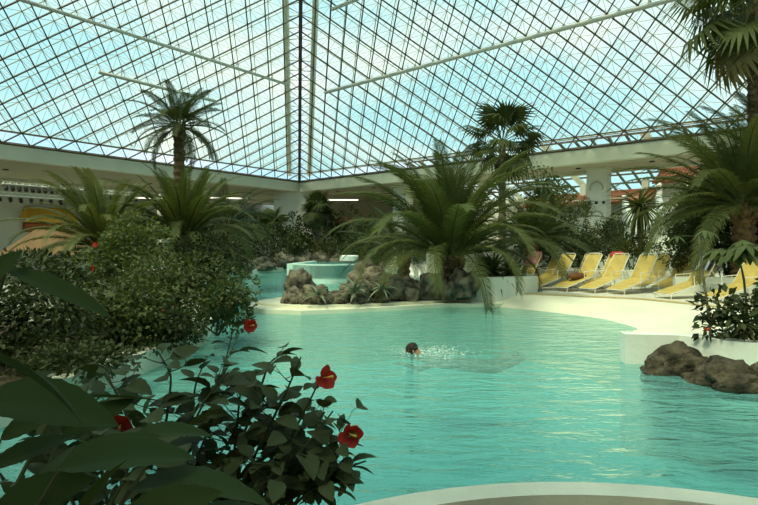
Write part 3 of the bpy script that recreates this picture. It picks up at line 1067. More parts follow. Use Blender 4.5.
# ---------------------------------------------------------------- shrubs
SH = [
    # name, label, px, py, Y, rx, ry(depth), rz, n, leaf, material, base z
    ('shrub', 'leafy shrub on the far bank nearest the left palms', 232, 248, 27, 1.5, 1.2, 1.3, 1500, .17, 'leaf', .22),
    ('shrub', 'dark shrub on the far bank left of the basin', 256, 246, 33, 1.7, 1.4, 1.6, 1600, .19, 'leaf_dark', .22),
    ('shrub', 'dense green shrub beside the left fan palm', 283, 247, 36.8, 1.6, 1.4, 1.6, 1500, .20, 'leaf', .22),
    ('rubber_plant', 'dark rubber plant below the wide corner pillar', 300, 236, 39.5, 1.5, 1.2, 1.9, 1400, .24, 'leaf_dark', .22),
    ('rubber_plant', 'dark glossy rubber plant right of the corner fan palm', 336, 232, 39, 1.7, 1.3, 2.1, 1700, .26, 'leaf_dark', .22),
    ('shrub', 'low pale shrub above the raised basin', 316, 254, 38, 2.0, 1.2, 1.0, 1500, .18, 'leaf', .22),
    ('shrub', 'shrub behind the right end of the raised basin', 352, 250, 37.5, 1.8, 1.2, 1.3, 1500, .18, 'leaf', .22),
    ('shrub', 'tall dark shrub against the left hall opening', 248, 228, 41, 2.0, 1.4, 1.7, 1500, .22, 'leaf_dark', .22),
    ('shrub', 'shrub touching the left fronds of the central palm', 368, 238, 34, 1.8, 1.4, 1.8, 1500, .18, 'leaf_dark', .22),
    # right garden
    ('tree', 'feathery tree right of the central palm', 553, 200, 21, 1.1, 1.0, 1.5, 3200, .13, 'leaf_pale', 1.6),
    ('shrub', 'tall dark bush behind the leftmost yellow loungers', 556, 240, 21.5, 1.4, 1.0, 1.2, 2800, .14, 'leaf', .30),
    ('shrub', 'round dark bush below the ornate pillar', 604, 242, 23, 1.35, 1.0, .95, 3000, .13, 'leaf_dark', .30),
    ('shrub', 'ivy bush on the terrace wall below the tiled house', 622, 232, 25, 1.3, .8, .95, 2200, .13, 'leaf', .30),
    ('shrub', 'pale bush beside the ornate pillar', 587, 208, 26.5, .45, .4, .6, 700, .11, 'leaf_pale', 2.3),
    ('shrub', 'bush between the central palm and the loungers', 530, 240, 20.5, 1.2, 1.0, 1.3, 2200, .14, 'leaf_dark', .30),
    ('shrub', 'low bush behind the middle yellow loungers', 585, 252, 19.8, 1.2, .7, .75, 1900, .12, 'leaf_dark', .30),
    ('shrub', 'low bush at the foot of the drooping yucca', 634, 250, 20.2, 1.2, .6, .8, 1700, .12, 'leaf', .30),
    ('shrub', 'wide bush under the right edge palms', 700, 246, 16.2, 1.5, .7, 1.0, 3400, .11, 'leaf', .30),
    ('shrub', 'dark bush below the right edge palm fronds', 748, 250, 15.0, 1.1, .6, 1.1, 2600, .10, 'leaf_dark', .30),
    ('shrub', 'tall bush right of the white stair', 690, 225, 18, 1.1, .9, 1.5, 2800, .13, 'leaf', .30),
    ('shrub', 'leafy bush high under the tile gable', 690, 205, 21, 1.2, 1.0, 1.3, 2200, .15, 'leaf_pale', 1.5),
    ('shrub', 'dense bush behind the right edge palms', 735, 205, 16, 1.7, 1.0, 2.0, 3400, .14, 'leaf', .30),
    ('shrub', 'broad dark bush in the bed beside the right boulders', 738, 316, 6.9, .58, .4, .36, 620, .125, 'leaf_dark', .42),
    ('shrub', 'leafy bush in the right bed beyond the broad dark bush', 850, 322, 7.0, .8, .5, .45, 900, .125, 'leaf', .42),
    ('shrub', 'leafy bush at the rear of the right bed', 790, 300, 8.6, .8, .5, .5, 1000, .12, 'leaf_dark', .42),
    # left planting
    ('shrub', 'pale leafy shrub under the pale left palm', 128, 254, 10.2, 1.1, .8, .8, 3800, .10, 'leaf_pale', .22),
    ('hibiscus', 'hibiscus bush right of the pale leafy shrub', 182, 290, 8.9, 1.0, .8, .8, 4600, .085, 'leaf', .22),
    ('hibiscus', 'hibiscus bush overhanging the water, rightmost of the left bank', 218, 306, 8.4, .62, .6, .5, 2600, .085, 'leaf', .22),
    ('hibiscus', 'dark hibiscus bush in the middle of the left bank', 105, 316, 7.2, .95, .7, .66, 4600, .08, 'leaf', .22),
    ('hibiscus', 'dark bush at the left edge of the bank', 18, 322, 6.2, .95, .7, .76, 4000, .085, 'leaf_dark', .22),
    ('hibiscus', 'low hibiscus at the water kerb of the left bank', 150, 338, 7.2, .78, .55, .42, 2800, .08, 'leaf_dark', .22),
    ('shrub', 'shrub in front of the low white wall on the left', 52, 276, 9.0, 1.0, .7, .5, 2400, .10, 'leaf_dark', .22),
    ('shrub', 'shrub below the dense left palm', 205, 258, 12.2, 1.0, .8, .8, 2800, .11, 'leaf_dark', .22),
    ('groundcover_shrub', 'low dark planting at the kerb in the left corner', 62, 366, 5.7, .95, .55, .36, 3200, .075, 'leaf_dark', .22),
]
shr = {}
for nm, lb, px, py, Y, rx, ry, rz_, n, lf, m, bz in SH:
    c = W(px, py, Y)
    bb = min(bz, c.z - rz_ * .6)
    shr[lb] = shrub(nm, lb, 'tree' if nm == 'tree' else 'shrub', c, (rx, ry, rz_), n, lf, m, None, bz)


# ---------------------------------------------------------------- flowers and near leaves
def leaf_mesh(name, L, wd, curl=.25, fold=.25, teeth=0.0, n=10, tipness=1.0):
    mb = MB()
    for i in range(n + 1):
        t = i / n
        x = L * t
        z = -curl * L * t * t
        w_ = wd * L * (math.sin(math.pi * t ** .9) ** .75) * (1 - .15 * t * tipness) if 0 < t < 1 else .002
        if teeth and i % 2:
            w_ *= 1 - teeth
        zz_ = z + fold * w_
        mb.v += [(x, -w_, zz_), (x, -w_ * .5, z + fold * w_ * .62), (x, 0, z), (x, w_ * .5, z + fold * w_ * .62), (x, w_, zz_)]
        if i:
            a = (i - 1) * 5
            mb.f += [(a + j, a + j + 1, a + j + 6, a + j + 5) for j in range(4)]
    return mb.mesh(name, True)


NEAR = [leaf_mesh('leaf', 1, .33 + .03 * i, .15 + .12 * i, .15 + .07 * i, .10, 10) for i in range(4)]
for m_e in NEAR:
    m_e.materials.append(MATS['leaf_near'])
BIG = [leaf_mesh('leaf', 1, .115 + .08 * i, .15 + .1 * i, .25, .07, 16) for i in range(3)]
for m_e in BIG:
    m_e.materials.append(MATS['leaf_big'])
PETAL = leaf_mesh('petal', 1, .42, -.18, .12, 0, 8, -1.0)


def flower(parent, loc, d, size, m='petal_red'):
    """five overlapping petals and a staminal column"""
    fl = link('flower', None, parent)
    fl.empty_display_size = .02
    fl.location = loc
    fl.rotation_euler = Vector(d).to_track_quat('Z', 'Y').to_euler()
    pm = PETAL.copy()
    pm.materials.append(MATS[m])
    for i in range(5):
        o = link('petal', pm, fl)
        o.rotation_euler = (.25, -R(22 + random.uniform(-8, 14)), R(72 * i + random.uniform(-7, 7)))
        s = size * .52 * random.uniform(.92, 1.08)
        o.scale = (s, s * 1.12, s)
    mb = MB().tube([(0, 0, 0), (0, 0, size * .25), (.01, 0, size * .5)], [size * .03, size * .022, size * .045], 5)
    mb.build('stamen', 'stamen', fl)
    MB().lathe([(size * .03, -size * .22), (size * .10, -size * .10), (size * .12, 0)], 7).build('calyx', 'stem_green', fl)
    return fl


def small_flower(shrub_label, px, py, Y, size, m):
    r_ = shr[shrub_label]
    p = W(px, py, Y) - r_.location
    return flower(r_, p, Vector((random.uniform(-.4, .4), -1, .35)), size, m)


random.seed(99)
small_flower('pale leafy shrub under the pale left palm', 96, 245, 9.3, .13, 'petal_red')
small_flower('dark hibiscus bush in the middle of the left bank', 93, 269, 7.2, .09, 'petal_red')
small_flower('hibiscus bush right of the pale leafy shrub', 163, 311, 8.0, .11, 'petal_pink')
small_flower('dark hibiscus bush in the middle of the left bank', 100, 313, 6.6, .08, 'petal_yellow')
small_flower('low hibiscus at the water kerb of the left bank', 131, 359, 6.8, .08, 'petal_pink')
small_flower('broad dark bush in the bed beside the right boulders', 706, 329, 6.6, .08, 'petal_red')


def near_bush(label, stems, seed, lsize=.10, step=.05, m_stem='stem_green', twigs=4):
    """hibiscus bush near the viewer: every leaf an object; stems are polylines of (px, py, Y)"""
    random.seed(seed)
    b0 = W(*stems[0][0])
    root = thing('hibiscus', label, 'shrub', (b0.x, b0.y, .085))
    o0 = Vector(root.location)
    cnt = 0
    stalks = MB()
    for st in stems:
        pts = [W(*q) for q in st]
        base = Vector((pts[0].x * .9 + b0.x * .1, pts[0].y, .10))
        pts = [base] + pts
        # smooth
        fine = []
        for i in range(len(pts) - 1):
            for k in range(6):
                fine.append(pts[i].lerp(pts[i + 1], k / 6))
        fine.append(pts[-1])
        for _ in range(2):
            fine = [fine[0]] + [(fine[i - 1] + fine[i] * 2 + fine[i + 1]) / 4 for i in range(1, len(fine) - 1)] + [fine[-1]]
        n = len(fine)
        MB().tube([p - o0 for p in fine], [.008 * (1 - .75 * i / n) + .001 for i in range(n)], 5).build('stem', m_stem, root)
        lines = [(fine, .45)]
        for q in range(twigs):
            i0 = int(n * random.uniform(.50, .86))
            a = random.uniform(0, 6.28)
            d0 = Vector((math.cos(a), math.sin(a), random.uniform(.1, .8))).normalized() * random.uniform(.08, .2)
            tw = [fine[i0] + d0 * (k / 6) + Vector((0, 0, .03 * (k / 6) ** 2)) for k in range(7)]
            MB().tube([p - o0 for p in tw], [.003 * (1 - .1 * k) for k in range(7)], 4).build('twig', m_stem, root)
            lines.append((tw, .3))
        for ln, zmin in lines:
            acc, k, nn_ = step * .5, 0, len(ln)
            for i in range(1, nn_):
                acc += (ln[i] - ln[i - 1]).length
                if ln[i].z < zmin or acc < step * random.uniform(.7, 1.2):
                    continue
                acc = 0
                t = i / nn_
                d = (ln[i] - ln[i - 1]).normalized()
                a = k * 2.4 + random.uniform(-.5, .5)
                k += 1
                side = Vector((math.cos(a), math.sin(a), random.uniform(-.25, .5)))
                ld = (side + d * .45).normalized()
                s = lsize * random.uniform(.65, 1.2) * (1.0 if t < .8 else .55 + 1.5 * (1 - t))
                pe = ln[i] + ld * s * .3
                o = link('leaf', NEAR[random.randrange(4)], root)
                o.location = pe - o0
                o.rotation_euler = (Matrix.Rotation(random.uniform(-.7, .7), 3, ld) @ ld.to_track_quat('X', 'Z').to_matrix()).to_euler()
                o.scale = (s, s, s)
                stalks.tube([ln[i] - o0, pe - o0], .0016, 4, False)
                cnt += 1
    tag(stalks.build('leaf_stalks', m_stem, root), kind='stuff')
    print('near bush leaves', cnt)
    return root


near1 = near_bush('dark hibiscus bush with two open red flowers nearest the water', [
    [(225, 520, 2.15), (262, 440, 2.1), (285, 395, 2.05), (301, 357, 2.05)],
    [(245, 520, 2.05), (300, 455, 2.0), (333, 411, 2.0)],
    [(262, 520, 2.05), (325, 475, 2.0), (366, 461, 2.0)],
    [(262, 520, 2.1), (290, 440, 2.1), (318, 384, 2.05)],
    [(255, 520, 2.0), (310, 470, 1.98), (343, 436, 1.98)],
    [(205, 520, 2.2), (250, 420, 2.2), (268, 365, 2.2), (275, 358, 2.2)],
    [(215, 520, 2.25), (235, 450, 2.25), (240, 390, 2.25), (250, 375, 2.3)],
    [(280, 520, 1.95), (310, 490, 1.95), (345, 480, 1.95)],
    [(250, 520, 2.1), (275, 480, 2.1), (300, 430, 2.15), (310, 425, 2.15)],
    [(240, 520, 1.9), (265, 485, 1.9), (285, 455, 1.9)],
    [(285, 520, 2.0), (300, 495, 2.0), (318, 460, 2.0)],
], 61, .105, .043)
near2 = near_bush('dark hibiscus bush at the lower left reaching over the water', [
    [(170, 520, 2.3), (205, 440, 2.35), (222, 375, 2.4), (233, 330, 2.5)],
    [(150, 520, 2.2), (165, 430, 2.2), (172, 375, 2.2), (158, 352, 2.2)],
    [(160, 520, 2.1), (185, 440, 2.1), (205, 400, 2.1), (228, 372, 2.1)],
    [(130, 520, 2.0), (140, 450, 2.0), (120, 400, 2.05), (105, 372, 2.1)],
    [(180, 520, 2.3), (215, 460, 2.3), (242, 425, 2.3)],
    [(110, 520, 1.9), (100, 460, 1.9), (85, 420, 1.9), (60, 400, 1.9)],
    [(140, 520, 1.8), (165, 470, 1.8), (190, 430, 1.8)],
    [(80, 520, 1.9), (60, 470, 1.9), (30, 440, 1.9)],
    [(100, 520, 1.7), (125, 480, 1.7), (135, 440, 1.7)],
    [(170, 520, 2.35), (190, 430, 2.4), (195, 385, 2.4), (205, 360, 2.45)],
], 62, .115, .052)
p1 = Vector(near1.location)
p2 = Vector(near2.location)
flower(near1, W(323, 378, 2.03) - p1, (.6, -.65, .25), .108)
flower(near1, W(349, 433, 1.97) - p1, (.3, -.85, .1), .112)
flower(near2, W(250, 326, 2.5) - p2, (.4, -.85, .2), .085)
flower(near2, W(121, 425, 2.0) - p2, (.2, -.9, .1), .115)

# large leaves close to the viewer on the left
random.seed(5)
bigp = thing('large_leaf_plant', 'dark large leaved plant closest to the viewer in the lower left corner', 'plant', (-1.15, .95, .085))
bo = Vector(bigp.location)
BL = [  # base px, tip px, distances, width variant
    ((5, 268), (109, 303), .86, .84, 0), ((-25, 290), (18, 246), .8, .85, 1), ((-30, 352), (98, 384), .80, .85, 2),
    ((-20, 400), (112, 396), .95, 1.0, 2), ((60, 470), (185, 428), .92, 1.0, 2), ((40, 480), (150, 420), 1.1, 1.2, 1),
    ((130, 490), (262, 464), .95, 1.0, 2), ((80, 520), (112, 452), .85, .85, 1), ((-10, 470), (70, 425), .95, 1.05, 1),
    ((-10, 520), (80, 470), .9, .95, 2), ((120, 520), (210, 488), .85, .85, 1), ((0, 440), (60, 400), 1.2, 1.25, 1),
    ((180, 520), (250, 490), 1.0, 1.05, 1), ((60, 440), (125, 395), 1.3, 1.35, 1), ((130, 440), (205, 415), 1.25, 1.3, 2),
    ((60, 400), (165, 388), 1.35, 1.4, 0), ((20, 520), (60, 440), 1.0, 1.1, 1), ((150, 460), (195, 425), 1.3, 1.3, 2),
]
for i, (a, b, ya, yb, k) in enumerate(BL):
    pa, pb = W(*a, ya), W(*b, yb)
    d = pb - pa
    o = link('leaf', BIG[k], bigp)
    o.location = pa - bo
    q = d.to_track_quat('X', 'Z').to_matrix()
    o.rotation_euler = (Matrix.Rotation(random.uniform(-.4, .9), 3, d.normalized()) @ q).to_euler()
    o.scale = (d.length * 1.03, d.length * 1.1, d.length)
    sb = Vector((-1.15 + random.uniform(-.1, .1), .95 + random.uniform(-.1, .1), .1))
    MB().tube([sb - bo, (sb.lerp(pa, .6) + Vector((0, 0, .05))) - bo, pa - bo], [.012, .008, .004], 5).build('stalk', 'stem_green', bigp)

# inner foliage low in the near bushes
for rt, cpx, n in ((near1, [(268, 470, 2.2), (300, 490, 2.15), (235, 490, 2.2), (262, 435, 2.25)], 240), (near2, [(150, 470, 2.3), (90, 480, 2.2), (40, 490, 2.1), (200, 480, 2.35), (130, 430, 2.5), (60, 430, 2.4)], 420)):
    cs = np.array([list(W(*c) - Vector(rt.location)) for c in cpx])
    k = np.random.randint(0, len(cs), n)
    p = cs[k] + np.random.normal(0, .085, (n, 3))
    me = scatter('inner_foliage', p, rand_dirs(n) + np.array([0, 0, -.1]), .10 * np.random.uniform(.6, 1.15, n), OV_V, OV_T)
    tag(link('inner_foliage', me, rt, 'leaf_near'), kind='stuff')

# tree added out of view behind the viewer to shade the near planting
random.seed(3)
sc_ = Vector((-2.5, -1.0, 5.6))
stree = thing('added_shade_tree', 'unseen spreading tree added behind the viewer to shade the near planting', 'tree', (-5.5, -3.2, .1))
so_ = Vector(stree.location)
n = 4200
p = rand_dirs(n) * np.random.uniform(.2, 1, (n, 1)) ** .5 * np.array([4.6, 3.4, 1.1]) + np.array(list(sc_ - so_))
tag(link('foliage', scatter('foliage', p, rand_dirs(n), .30 * np.random.uniform(.7, 1.2, n)), stree, 'leaf_dark'), kind='stuff')
MB().tube([(0, 0, 0), (.1, .05, 2.0), (.5, .4, 4.4)], [.22, .18, .14], 9).build('trunk', 'bark_grey', stree)
for q in ((3.5, 2.5, 5.6), (5.5, 1.2, 5.7), (2.0, 4.0, 5.6), (4.5, 3.8, 5.7)):
    MB().tube([(.5, .4, 4.3), (q[0] * .5, q[1] * .5, 5.1), q], [.11, .07, .03], 7).build('branch', 'bark_grey', stree)


# ---------------------------------------------------------------- slender schefflera stalks in the right bed
def schefflera(label, stem_px, Y, crown, seed, nleaf=7, size=.32):
    random.seed(seed)
    pts = [W(x, y, Y) for x, y in stem_px]
    b = Vector((pts[0].x, pts[0].y, .44))
    root = thing('schefflera', label, 'plant', b)
    pts = [b] + pts
    MB().tube([q - b for q in pts], [.016] * (len(pts) - 1) + [.008], 6).build('stem', 'bark_grey', root)
    top = pts[-1] - b
    for i in range(crown):
        a = i * 2.4 + random.uniform(-.3, .3)
        d = Vector((math.cos(a), math.sin(a), random.uniform(.0, .7))).normalized()
        hub = top + d * random.uniform(.15, .34)
        MB().tube([top, hub], .005, 4).build('leaf_stalk', 'stem_green', root)
        for k in range(nleaf):
            b_ = 2 * math.pi * k / nleaf
            ld = Vector((math.cos(b_), math.sin(b_), -.45))
            o = link('leaf', SCH, root)
            o.location = hub
            o.rotation_euler = ld.to_track_quat('X', 'Z').to_euler()
            s = size * random.uniform(.75, 1.05)
            o.scale = (s, s, s)
    return root


SCH = leaf_mesh('leaf', 1, .17, .3, .15, 0, 8)
SCH.materials.append(MATS['leaf'])
schefflera('slender schefflera with a bent bare stalk in front of the striped towel', [(710, 325), (706, 295), (701, 262), (699, 236)], 6.95, 3, 71, 6, .17)
schefflera('schefflera with broad hand shaped leaves at the right edge', [(748, 322), (744, 280), (738, 252)], 7.3, 8, 72, 7, .34)
schefflera('schefflera cut by the right edge of the photograph', [(775, 330), (770, 270), (764, 246)], 7.0, 6, 73, 7, .32)


# ---------------------------------------------------------------- loungers
def make_lounger():
    root = thing('sun_lounger', 'x', 'lounger', (0, 0, 0), 0, 'yellow loungers on the sun deck')
    A, Hn, T = (0, .13), (1.05, .42), (1.50, 1.10)
    yw = .28
    fr = MB()
    fr.tube([(A[0], -yw, A[1]), (A[0] - .05, -yw * .8, A[1]), (A[0] - .05, yw * .8, A[1]), (A[0], yw, A[1])], .014, 6)
    for s_ in (-1, 1):
        fr.tube([(A[0], s_ * yw, A[1]), (Hn[0], s_ * yw, Hn[1]), (1.62, s_ * yw, .40)], .014, 6)
    fr.build('seat_frame', 'lounger_white', root)
    for x, z in ((.06, .14), (1.5, .40)):
        for s_ in (-1, 1):
            MB().tube([(x, s_ * yw, z), (x + (.10 if x > 1 else -.03), s_ * yw, 0)], .014, 6).build('leg', 'lounger_white', root)
    for s_ in (-1, 1):
        MB().tube([(.72, s_ * (yw + .03), .30), (.70, s_ * (yw + .03), .60), (1.20, s_ * (yw + .03), .63)], .014, 6).build('armrest', 'lounger_white', root)
    st = MB()
    for i in range(9):
        y = -yw + .035 + i * (2 * yw - .07) / 8
        st.bar((A[0], y, A[1] + .012), (Hn[0], y, Hn[1] + .012), .060, .012)
    st.build('seat_strapping', 'lounger_yellow', root)
    bk = MB()
    bk.tube([(Hn[0], -yw, Hn[1]), (T[0], -yw, T[1]), (T[0] + .03, -yw * .75, T[1] + .045), (T[0] + .03, yw * .75, T[1] + .045), (T[0], yw, T[1]), (Hn[0], yw, Hn[1])], .015, 6)
    b = bk.build('backrest_frame', 'lounger_white', root)
    st = MB()
    for i in range(9):
        y = -yw + .035 + i * (2 * yw - .07) / 8
        st.bar((Hn[0], y, Hn[1] + .012), (T[0], y, T[1]), .060, .012, (0, 1, 0) if False else (-1, 0, .6))
    st.build('back_strapping', 'lounger_yellow', b)
    MB().bar((1.28, -yw, .75), (1.5, -yw, .38), .02, .02).build('back_stay', 'lounger_white', root)
    MB().bar((1.28, yw, .75), (1.5, yw, .38), .02, .02).build('back_stay', 'lounger_white', root)
    return root


lg = make_lounger()
LG = [  # foot x, y, heading, label
    (4.80, 15.9, 25, 'yellow lounger in the front row nearest the white planter'),
    (5.47, 15.48, 25, 'second yellow lounger of the front row from the white planter'),
    (6.12, 15.05, 26, 'third yellow lounger of the front row from the white planter'),
    (6.75, 14.6, 27, 'fourth yellow lounger of the front row, left of the striped towel'),
    (7.40, 13.35, 12, 'yellow lounger side on with the dark striped towel over its back'),
    (8.10, 12.45, 16, 'yellow lounger side on nearest the right edge'),
    (4.30, 17.2, 35, 'yellow lounger of the second row with the pink towel'),
    (5.10, 17.1, 33, 'yellow lounger of the second row right of the pink towel'),
    (6.10, 16.75, 33, 'yellow lounger of the second row in front of the round bush'),
    (6.75, 16.35, 33, 'yellow lounger of the second row with the red towel'),
    (8.00, 15.9, 30, 'yellow lounger of the rear trio nearest the white stair'),
    (8.55, 15.5, 30, 'middle yellow lounger of the rear trio by the white stair'),
    (9.00, 15.05, 30, 'right yellow lounger of the rear trio by the white stair'),
    (3.65, 17.55, 40, 'yellow lounger of the second row with the orange towel, partly behind the cycads'),
]
lou = []
for i, (x, y, a, lb) in enumerate(LG):
    o = lg if i == 0 else copy_tree(lg)
    o.location = (x, y, .30)
    o.rotation_euler = (0, 0, R(a))
    o['label'] = lb
    lou.append(o)


def towel(label, lo, cols, wd=.5, over=.45, x0=1.53):
    """cloth hung over the back of lounger lo, in stripes"""
    root = thing('towel', label, 'towel', lo.location, lo.rotation_euler.z)
    k = len(cols)
    dirv = Vector((1.05 - 1.50, 0, .42 - 1.10)).normalized()
    for i, m in enumerate(cols):
        y0, y1 = -wd / 2 + wd * i / k, -wd / 2 + wd * (i + 1) / k
        mb = MB()
        T = Vector((x0 + .02, 0, 1.175))
        prof = [T + dirv * over + Vector((-.035, 0, .03)), T + dirv * over * .5 + Vector((-.045, 0, .035)), T + Vector((-.02, 0, .02)), T + Vector((.03, 0, 0)), T + Vector((.05, 0, -.3))]
        n = len(prof)
        for p in prof:
            mb.v += [(p.x + .01 * math.sin(9 * y0), y0, p.z), (p.x + .01 * math.sin(9 * y1), y1, p.z)]
        for p in prof:
            q = p + Vector((-.012, 0, -.008))
            mb.v += [(q.x, y0, q.z), (q.x, y1, q.z)]
        for j in range(n - 1):
            a = 2 * j
            mb.f += [(a, a + 1, a + 3, a + 2), (a + 2 * n, a + 2 + 2 * n, a + 3 + 2 * n, a + 1 + 2 * n)]
        mb.build('stripe' if k > 1 else 'cloth', m, root)
    return root


towel('dark towel with white stripes over a lounger back', lou[4], ['towel_navy', 'towel_white', 'towel_navy', 'towel_navy', 'towel_white', 'towel_navy'], .56, .55)
towel('pink towel over a lounger back behind the front row', lou[6], ['towel_pink'], .5, .5)
towel('red towel over a lounger back in the second row', lou[9], ['towel_red'], .4, .2)
towel('orange towel over a lounger back beside the cycads', lou[13], ['towel_orange'], .5, .4)

mb = MB()
mb.lathe([(.02, 0), (.24, .01), (.30, .09), (.22, .2), (.06, .24)], 14)
bg_ = thing('beach_bag', 'dark brown beach bag lying on the second front lounger', 'bag', (6.17, 15.86, .665), .5)
o = mb.build('body', 'bag_brown', bg_, True)
o.scale = (1.3, .6, .8)
MB().tube([(-.2, 0, .14), (-.12, 0, .3), (.12, 0, .3), (.2, 0, .14)], .012, 6).build('handle', 'bag_brown', bg_)

# ---------------------------------------------------------------- swimmer and splash
import bmesh
sw = Vector((.53, 7.95, 0))


def person():
    V, E, RD = [], [], []

    def v(p, r, prev=None):
        V.append(p)
        RD.append(r)
        if prev is not None:
            E.append((prev, len(V) - 1))
        return len(V) - 1
    pel = v((.85, .05, -.20), (.15, .11))
    wst = v((.60, .03, -.17), (.13, .10), pel)
    ch = v((.36, .01, -.14), (.17, .11), wst)
    nk = v((.14, 0, -.08), (.06, .06), ch)
    hd = v((.05, 0, .00), (.075, .08), nk)
    h2 = v((-.01, 0, .05), (.085, .09), hd)
    v((-.05, 0, .09), (.06, .065), h2)
    for s_ in (-1, 1):
        sh = v((.28, s_ * .17, -.12), (.06, .06), ch)
        el = v((.08, s_ * .40, -.16), (.045, .045), sh)
        wr = v((-.14, s_ * .34, -.10), (.03, .03), el)
        v((-.24, s_ * .31, -.09), (.035, .02), wr)
        for k in range(4):
            v((-.31 - .015 * (1.5 - abs(k - 1.5)), s_ * (.28 + .022 * k), -.095), (.009, .009), len(V) - 1 - k)
        v((-.22, s_ * .26, -.09), (.010, .010), wr)
        kn = v((1.22, s_ * .20, -.22), (.075, .075), v((.98, s_ * .11, -.20), (.10, .10), pel))
        an = v((1.58, s_ * .16, -.10), (.045, .045), kn)
        v((1.72, s_ * .16, -.03), (.05, .025), an)
    me = bpy.data.meshes.new('body')
    me.from_pydata(V, E, [])
    o = link('body', me, None, 'skin')
    md = o.modifiers.new('skin', 'SKIN')
    for i, r in enumerate(RD):
        me.skin_vertices[0].data[i].radius = r
    me.skin_vertices[0].data[0].use_root = True
    o.modifiers.new('sub', 'SUBSURF').levels = 2
    o.modifiers['sub'].render_levels = 2
    md.use_smooth_shade = True
    return o


pr = thing('person', 'dark haired swimmer in the middle of the pool, head above the water', 'person', sw)
bd = person()
bd.parent = pr
hm = MB()
hm.lathe([(.02, -.085), (.075, -.06), (.098, -.01), (.100, .03), (.082, .075), (.045, .098), (.01, .104)], 16)
ha = hm.build('hair', 'hair', pr, True)
ha.location = (-.01, 0, .055)
ha.rotation_euler = (0, R(-25), 0)
ha.scale = (1.0, .86, 1.0)
MB().lathe([(.005, -.02), (.016, -.005), (.012, .02)], 8, (-.105, 0, .03)).build('nose', 'skin', pr, True)
for s_ in (-1, 1):
    MB().lathe([(.006, -.025), (.014, 0), (.006, .025)], 8, (.0, s_ * .088, .035)).build('ear', 'skin', pr, True)

random.seed(12)
sp = MB()


def blob(c, r, sq=1.0):
    k = len(sp.v)
    pts = [(1, 0, 0), (-1, 0, 0), (0, 1, 0), (0, -1, 0), (0, 0, 1), (0, 0, -1)]
    sp.v.extend([(c[0] + p[0] * r, c[1] + p[1] * r, c[2] + p[2] * r * sq) for p in pts])
    sp.f.extend([tuple(k + i for i in f) for f in ((0, 2, 4), (2, 1, 4), (1, 3, 4), (3, 0, 4), (2, 0, 5), (1, 2, 5), (3, 1, 5), (0, 3, 5))])


for i in range(420):
    x = random.gauss(.30, .30)
    y = random.gauss(0, .22)
    r = random.uniform(.004, .014)
    blob((x, y, random.uniform(-.005, .02)), r, .5)
for i in range(200):
    x = random.gauss(.30, .30)
    y = random.gauss(.05, .14)
    blob((x, y, abs(random.gauss(0, .09)) + .02), random.uniform(.002, .006))
spo = sp.build('splash', 'foam')
spo.location = sw
tag(spo, 'white splash of foam and droplets around the swimmer', 'splash', None, 'stuff')

# ---------------------------------------------------------------- the tiled house and terrace on the right
rz_h = math.atan2(ER.y, ER.x)


def tile_roof(parent, x0, x1, y_e, z_e, y_r, z_r, n):
    """rows of half-round tiles from eave to ridge"""
    MB().add([(x0, y_e, z_e), (x1, y_e, z_e), (x1, y_r, z_r), (x0, y_r, z_r), (x0, y_e, z_e - .1), (x1, y_e, z_e - .1), (x1, y_r, z_r - .1), (x0, y_r, z_r - .1)],
             [(0, 1, 2, 3), (4, 7, 6, 5), (0, 4, 5, 1), (1, 5, 6, 2), (2, 6, 7, 3), (3, 7, 4, 0)]).build('roof_slab', 'roof_tile', parent)
    mb = MB()
    for i in range(n):
        x = x0 + (x1 - x0) * (i + .5) / n
        mb.tube([(x, y_e - .06 * (1 if y_r > y_e else -1), z_e + .01), (x, y_r, z_r + .01)], (x1 - x0) / n * .42, 6)
    tag(mb.build('roof_tiles', 'roof_tile', parent), kind='stuff')
    MB().tube([(x0, y_r, z_r + .04), (x1, y_r, z_r + .04)], .13, 7).build('ridge_tiles', 'roof_tile', parent)


def house(label, t, o, wdt, dep, wall_h, z_e, z_r, n, win=True):
    p = along(K0, ER, OR_, t, o, 2.9)
    wall_h, z_e, z_r = wall_h - 2.6, z_e - 2.6, z_r - 2.6
    h = thing('house', label, 'house', p, rz_h)
    MB().box((0, dep / 2, wall_h / 2), (wdt, dep, wall_h)).build('wall', 'stucco', h)
    tile_roof(h, -wdt / 2 - .25, wdt / 2 + .25, -.7, z_e, dep * .55, z_r, n)
    if win:
        for x in (-wdt * .25, wdt * .22):
            f = MB().box((x, -.02, z_e - .95), (.95, .08, .62)).build('window', 'stucco_dim', h)
            MB().box((x, -.05, z_e - .95), (.8, .06, .5)).build('pane', 'dark_void', f)
    for x in (-wdt / 2 + .15, wdt / 2 - .15, 0.1):
        MB().tube([(x, -.6, 0), (x, -.6, z_e - .05)], .16, 10).build('porch_column', 'stucco', h, True)
    MB().box((wdt * .3, dep * .5, z_r + .3), (.4, .4, 1.0)).build('chimney', 'stucco', h)
    return h


house('white house with a red tiled roof right of the ornate pillar', 24.55, 6.2, 2.7, 3.5, 4.6, 4.25, 5.15, 20)
house('white house with a red tiled roof left of the ornate pillar', 20.0, 6.2, 4.4, 3.5, 4.6, 4.2, 5.1, 22)
house('taller house with a dark tiled gable above the white stair', 28.0, 6.0, 3.0, 3.5, 5.6, 5.35, 6.35, 18, False)
struct('wall_terrace', slab(K0, ER, OR_, 17, 36, 4.2, 9.8, .2, 2.9), 'stucco', 'white terrace wall carrying the tiled houses', 'wall')
MB_ = MB()
tr = thing('parapet', 'low white parapet along the terrace edge', 'parapet', along(K0, ER, OR_, 17, 4.3, 2.9), rz_h)
MB().box((9, 0, .32), (18, .22, .64)).build('wall', 'stucco', tr)
MB().box((9, 0, .68), (18, .34, .09)).build('cap', 'white_plaster', tr)

